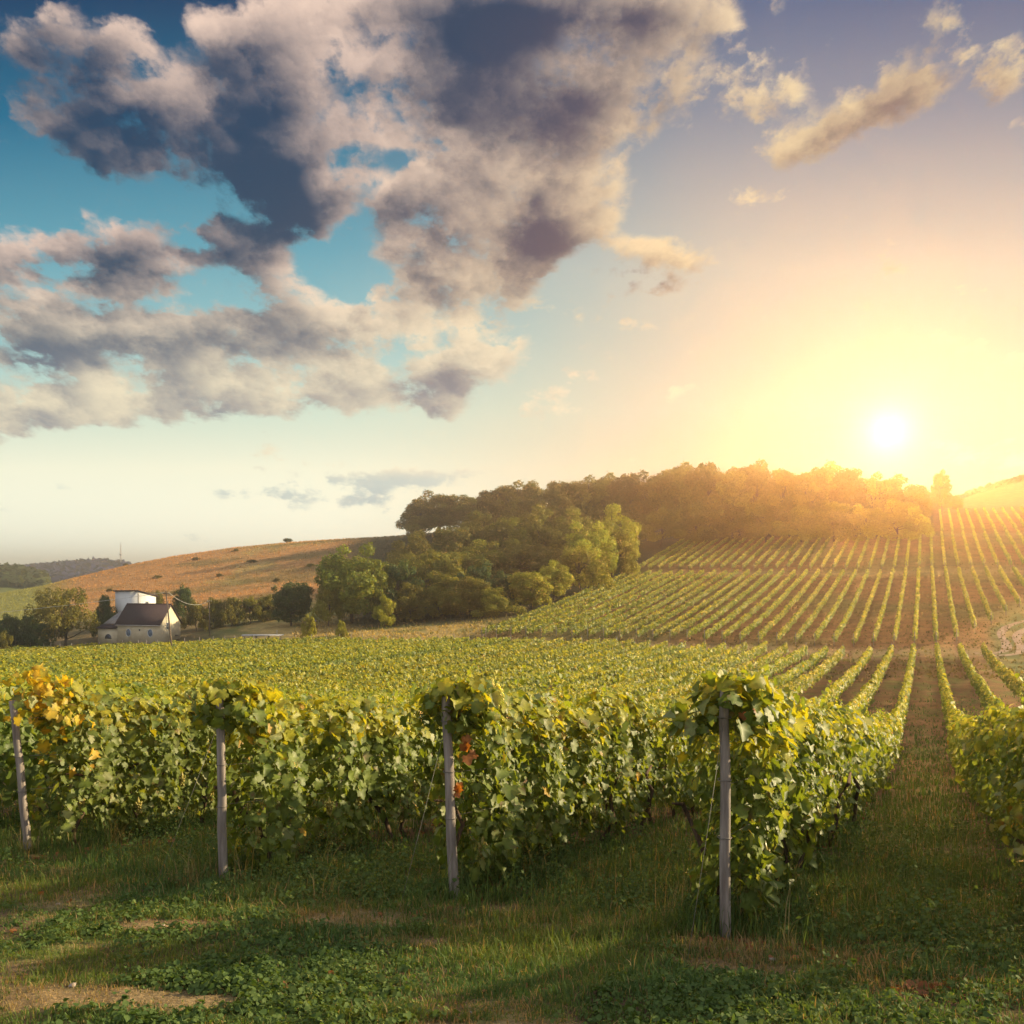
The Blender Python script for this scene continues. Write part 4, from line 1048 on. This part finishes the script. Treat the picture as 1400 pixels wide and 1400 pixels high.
def build_grass():
    r = np.random.default_rng(77)
    # short meadow turf in front
    n = 400000
    X, Y = sector(n, 3.3, 11.5, r, 1.25)
    bare = np.maximum(np.maximum(dry_mask(X, Y) * .52, dirt_mask(X, Y) * 1.0), red_mask(X, Y) * .55)
    clump = fbm(X * 3.2, Y * 3.2, 71)
    keep = r.uniform(0, 1, n) > np.clip(bare + (.5 - clump) * 1.7, 0, .97)
    X, Y, clump = X[keep], Y[keep], clump[keep]; n = len(X)
    s = .399 * X + .917 * Y
    big = fbm(X * .8, Y * .8, 73)
    Ln = r.gamma(4, .25, n) * (.024 + .05 * sst(s, 4.6, 7.2) * big * 1.5 + .035 * np.maximum(clump - .4, 0))
    Ln *= 1 - .45 * dry_mask(X, Y)
    g = r.uniform(0, 1, n); dry = r.uniform(0, 1, n) < (.10 + .75 * dry_mask(X, Y))
    hue = sst(fbm(X * .7, Y * .7, 75), .35, .65)[:, None]
    c = np.stack([.056 + .038 * g, .110 + .055 * g, .030 + .02 * g], 1) * (1 - hue) + np.stack([.092 + .045 * g, .138 + .05 * g, .030 + .014 * g], 1) * hue
    c[dry] = np.stack([.23 + .12 * g, .17 + .08 * g, .075 + .04 * g], 1)[dry]
    P = np.stack([X, Y, ground_z(X, Y) - .004], 1)
    V, F, C = blades(P, Ln, r.uniform(.0016, .0036, n) * (1 + Ln * 3), np.clip(r.normal(.6, .3, n), .05, 1.15), c, r)
    tag(mesh_obj('grass', V, F, M_GRASS, C), 'short green and dry grass on the bank before the vine rows', kind='stuff')
    # tall grass between and under the rows
    n = 240000
    X, Y = sector(n, 6.0, 95, r, 2.7)
    s = .399 * X + .917 * Y; t = .917 * X - .399 * Y
    m = (s > 6.5) & (r.uniform(0, 1, n) > np.clip(.30 + red_mask(X, Y) * .5 + (.5 - fbm(X * .9, Y * .9, 81)) * 1.6, 0, .95))
    m &= (t < 14) & (r.uniform(0, 1, n) > sst(Y, 40, 95))
    X, Y, s = X[m], Y[m], s[m]; n = len(X)
    g = r.uniform(0, 1, n)
    c = np.stack([.064 + .042 * g, .116 + .055 * g, .030 + .016 * g], 1)
    dry = r.uniform(0, 1, n) < .12
    c[dry] = np.stack([.20 + .10 * g, .16 + .07 * g, .06 + .03 * g], 1)[dry]
    Ln = r.gamma(4, .25, n) * (.07 + .14 * fbm(X * .6, Y * .6, 83)) * np.clip((s - 6) / 2.5, .35, 1)
    P = np.stack([X, Y, ground_z(X, Y) - .005], 1)
    V, F, C = blades(P, Ln, .0025 + .0005 * np.maximum(Y - 6, 0), np.clip(r.normal(.5, .3, n), .05, 1.1), c, r)
    tag(mesh_obj('tall_grass', V, F, M_GRASS, C), 'longer grass in the lane and under the vine rows', kind='stuff')
    # ragged tussocks round the posts and along the row feet
    V_, F4, F3, C_, nv = [], [], [], [], 0
    for q in range(240):
        tt = [-9.8, -6.49, -3.98, -1.4, 1.3][q % 5] + r.normal(0, .38); s_ = 6.7 + r.gamma(1.6, 1.5)
        x, y = row_xy(s_, tt); m = int(r.integers(14, 46)); X = x + r.normal(0, .06, m); Y = y + r.normal(0, .06, m)
        g = r.uniform(0, 1, m); w = r.uniform(0, 1) < .25
        c = np.stack([.20 + .1 * g, .165 + .07 * g, .07 + .03 * g], 1) if w else np.stack([.062 + .04 * g, .105 + .05 * g, .026 + .014 * g], 1)
        P = np.stack([X, Y, ground_z(X, Y) - .01], 1)
        V, F, C = blades(P, r.gamma(5, .2, m) * r.uniform(.14, .34), r.uniform(.002, .0045, m), np.clip(r.normal(.6, .25, m), .1, 1.1), c, r)
        V_.append(V); F4.append(F[0] + nv); F3.append(F[1] + nv); C_.append(C); nv += len(V)
    tag(mesh_obj('tussocks', np.concatenate(V_), [np.concatenate(F4), np.concatenate(F3)], M_GRASS, np.concatenate(C_)), 'ragged tussocks of grass around the posts and vine feet', kind='stuff')
    # broad-leaved weeds: little rosettes and stalks with leaves
    nw = 17000
    X, Y = sector(nw, 3.6, 15, r, 1.3)
    s = .399 * X + .917 * Y; t = .917 * X - .399 * Y
    dens = fbm(X * .7, Y * .7, 91) + .25 * np.exp(-((X - 1.6) / 1.6) ** 2 - ((Y - 5.0) / .9) ** 2) + .22 * np.exp(-((X + 1.2) / 1.1) ** 2 - ((Y - 8.9) / .9) ** 2)
    m = (r.uniform(0, 1, nw) < np.clip((dens - .42 - .12 * sst(5.6 - Y, 0, .8) * (X < .6)) * 4, 0, 1)) & (dirt_mask(X, Y) < .2) & (dry_mask(X, Y) < .5)
    X, Y, s = X[m], Y[m], s[m]; nw = len(X)
    k = 16
    hgt = r.gamma(3, .33, nw) * (.045 + .16 * sst(s, 5.8, 7.8) * r.uniform(.2, 1.2, nw) ** 1.5)
    u = r.uniform(.1, 1, (nw, k)); a = r.uniform(0, 6.28, (nw, k)); rad = r.uniform(.01, .07, (nw, k)) * (1.3 - u) * 1.6
    P = np.stack([X[:, None] + np.cos(a) * rad, Y[:, None] + np.sin(a) * rad, ground_z(X, Y)[:, None] + u * hgt[:, None] + .01], -1).reshape(-1, 3)
    nr = np.stack([np.cos(a) * .5, np.sin(a) * .5, np.full_like(a, .9)], -1).reshape(-1, 3) + r.normal(0, .3, (nw * k, 3))
    g = r.uniform(0, 1, nw * k)
    c = np.stack([.064 + .05 * g, .115 + .055 * g, .030 + .018 * g], 1)
    V, F, C = leaves(P, nr, np.repeat(r.uniform(.6, 1.5, nw), k) * r.uniform(.014, .034, nw * k), c, 'hex', droop=.3, r=r)
    tag(mesh_obj('weeds', V, F, M_GRASS, C), 'low broad-leaved weeds among the grass', kind='stuff')
    # dead leaves on the soil under the rows
    n = 9000
    X, Y = sector(n, 5.5, 22, r, 1.8)
    m = r.uniform(0, 1, n) < red_mask(X, Y) * .9 + .02
    X, Y = X[m], Y[m]; n = len(X); g = r.uniform(0, 1, n)
    P = np.stack([X, Y, ground_z(X, Y) + .012], 1)
    c = np.stack([.20 + .12 * g, .085 + .05 * g, .04 + .02 * g], 1)
    V, F, C = leaves(P, r.normal(0, .35, (n, 3)) + np.array([0, 0, 1.0]), r.uniform(.04, .09, n), c, 'hex', r=r)
    tag(mesh_obj('leaf_litter', V, F, M_GRASS, C), 'reddish dead leaves lying on the soil along the rows', kind='stuff')
    # dry tussocks on the orange hill and the straw meadow
    n = 42000
    px = r.uniform(-60, 680, n); Y = r.uniform(160, 375, n); X = (px - 700) / 1300 * Y
    s = .399 * X + .917 * Y; t = .917 * X - .399 * Y
    m = (s > 134) & (t < -69) & ~((Y < 215) & (px < 400))
    X, Y = X[m], Y[m]; n = len(X); g = r.uniform(.85, 1.15, n)
    c = np.clip(ground_zones(X, Y), 0, .5) * g[:, None] * 1.2
    P = np.stack([X, Y, terrain(X, Y) - .02], 1)
    V, F, C = blades(P, r.uniform(.2, .6, n), r.uniform(.06, .18, n), r.uniform(.1, .9, n), c, r)
    tag(mesh_obj('dry_grass', V, F, M_GRASS, C), 'dry orange grass covering the hill and the straw meadow', kind='stuff')
    # grass tufts in the lanes of the hillside blocks and the field edge
    n = 30000
    px = r.uniform(640, 1420, n); Y = r.uniform(95, 330, n); X = (px - 700) / 1300 * Y
    m = r.uniform(0, 1, n) < .55 + .45 * (fbm(X * .12, Y * .12, 95) > .5)
    X, Y = X[m], Y[m]; n = len(X); g = r.uniform(0, 1, n)
    c = np.stack([.10 + .10 * g, .095 + .05 * g, .03 + .015 * g], 1)
    P = np.stack([X, Y, terrain(X, Y) - .01], 1)
    V, F, C = blades(P, r.uniform(.10, .35, n), r.uniform(.05, .16, n), r.uniform(.2, .9, n), c, r)
    tag(mesh_obj('lane_grass', V, F, M_GRASS, C), 'sparse dry grass tufts between the hillside vine rows', kind='stuff')
build_grass()

def build_stones():
    r = np.random.default_rng(5); m = MB()
    for _ in range(900):
        X = r.uniform(-4, 3.5); Y = r.uniform(3.6, 9.5)
        a = np.array([X]), np.array([Y])
        if r.uniform() > float(dirt_mask(*a)[0]) * .9 + float(dry_mask(*a)[0]) * .25 + .01: continue
        q = r.uniform(.006, .022); z = float(ground_z(*a)[0]); p = unit(r.normal(0, 1, (8, 3)))
        b = np.array([(-1, -1, -1), (1, -1, -1), (1, 1, -1), (-1, 1, -1), (-1, -1, 1), (1, -1, 1), (1, 1, 1), (-1, 1, 1)]) * .6 + p * .35
        m.add(b * q * np.array([1.2, 1, .7]) + np.array([X, Y, z + q * .2]), [(3, 2, 1, 0), (4, 5, 6, 7), (0, 1, 5, 4), (1, 2, 6, 5), (2, 3, 7, 6), (3, 0, 4, 7)])
    tag(m.build('gravel', noisy_mat('stone', (.22, .18, .15), (.42, .36, .31), 20, .9)), 'small stones scattered over the bare earth', kind='stuff')
build_stones()

# ------------------------------------------------------------------ haze
def build_haze():
    m = bpy.data.materials.new('haze'); m.use_nodes = True
    nt = m.node_tree; nt.nodes.remove(nt.nodes['Principled BSDF'])
    pv = nt.nodes.new('ShaderNodeVolumePrincipled')
    pv.inputs['Color'].default_value = (1.0, .92, .84, 1); pv.inputs['Density'].default_value = .00074
    pv.inputs['Anisotropy'].default_value = .84
    nt.links.new(pv.outputs[0], nt.nodes['Material Output'].inputs['Volume'])
    b = MB().box((-2050, -2050, -20), (2050, 2050, 39.6))
    tag(b.build('haze', m), kind='stuff')
build_haze()
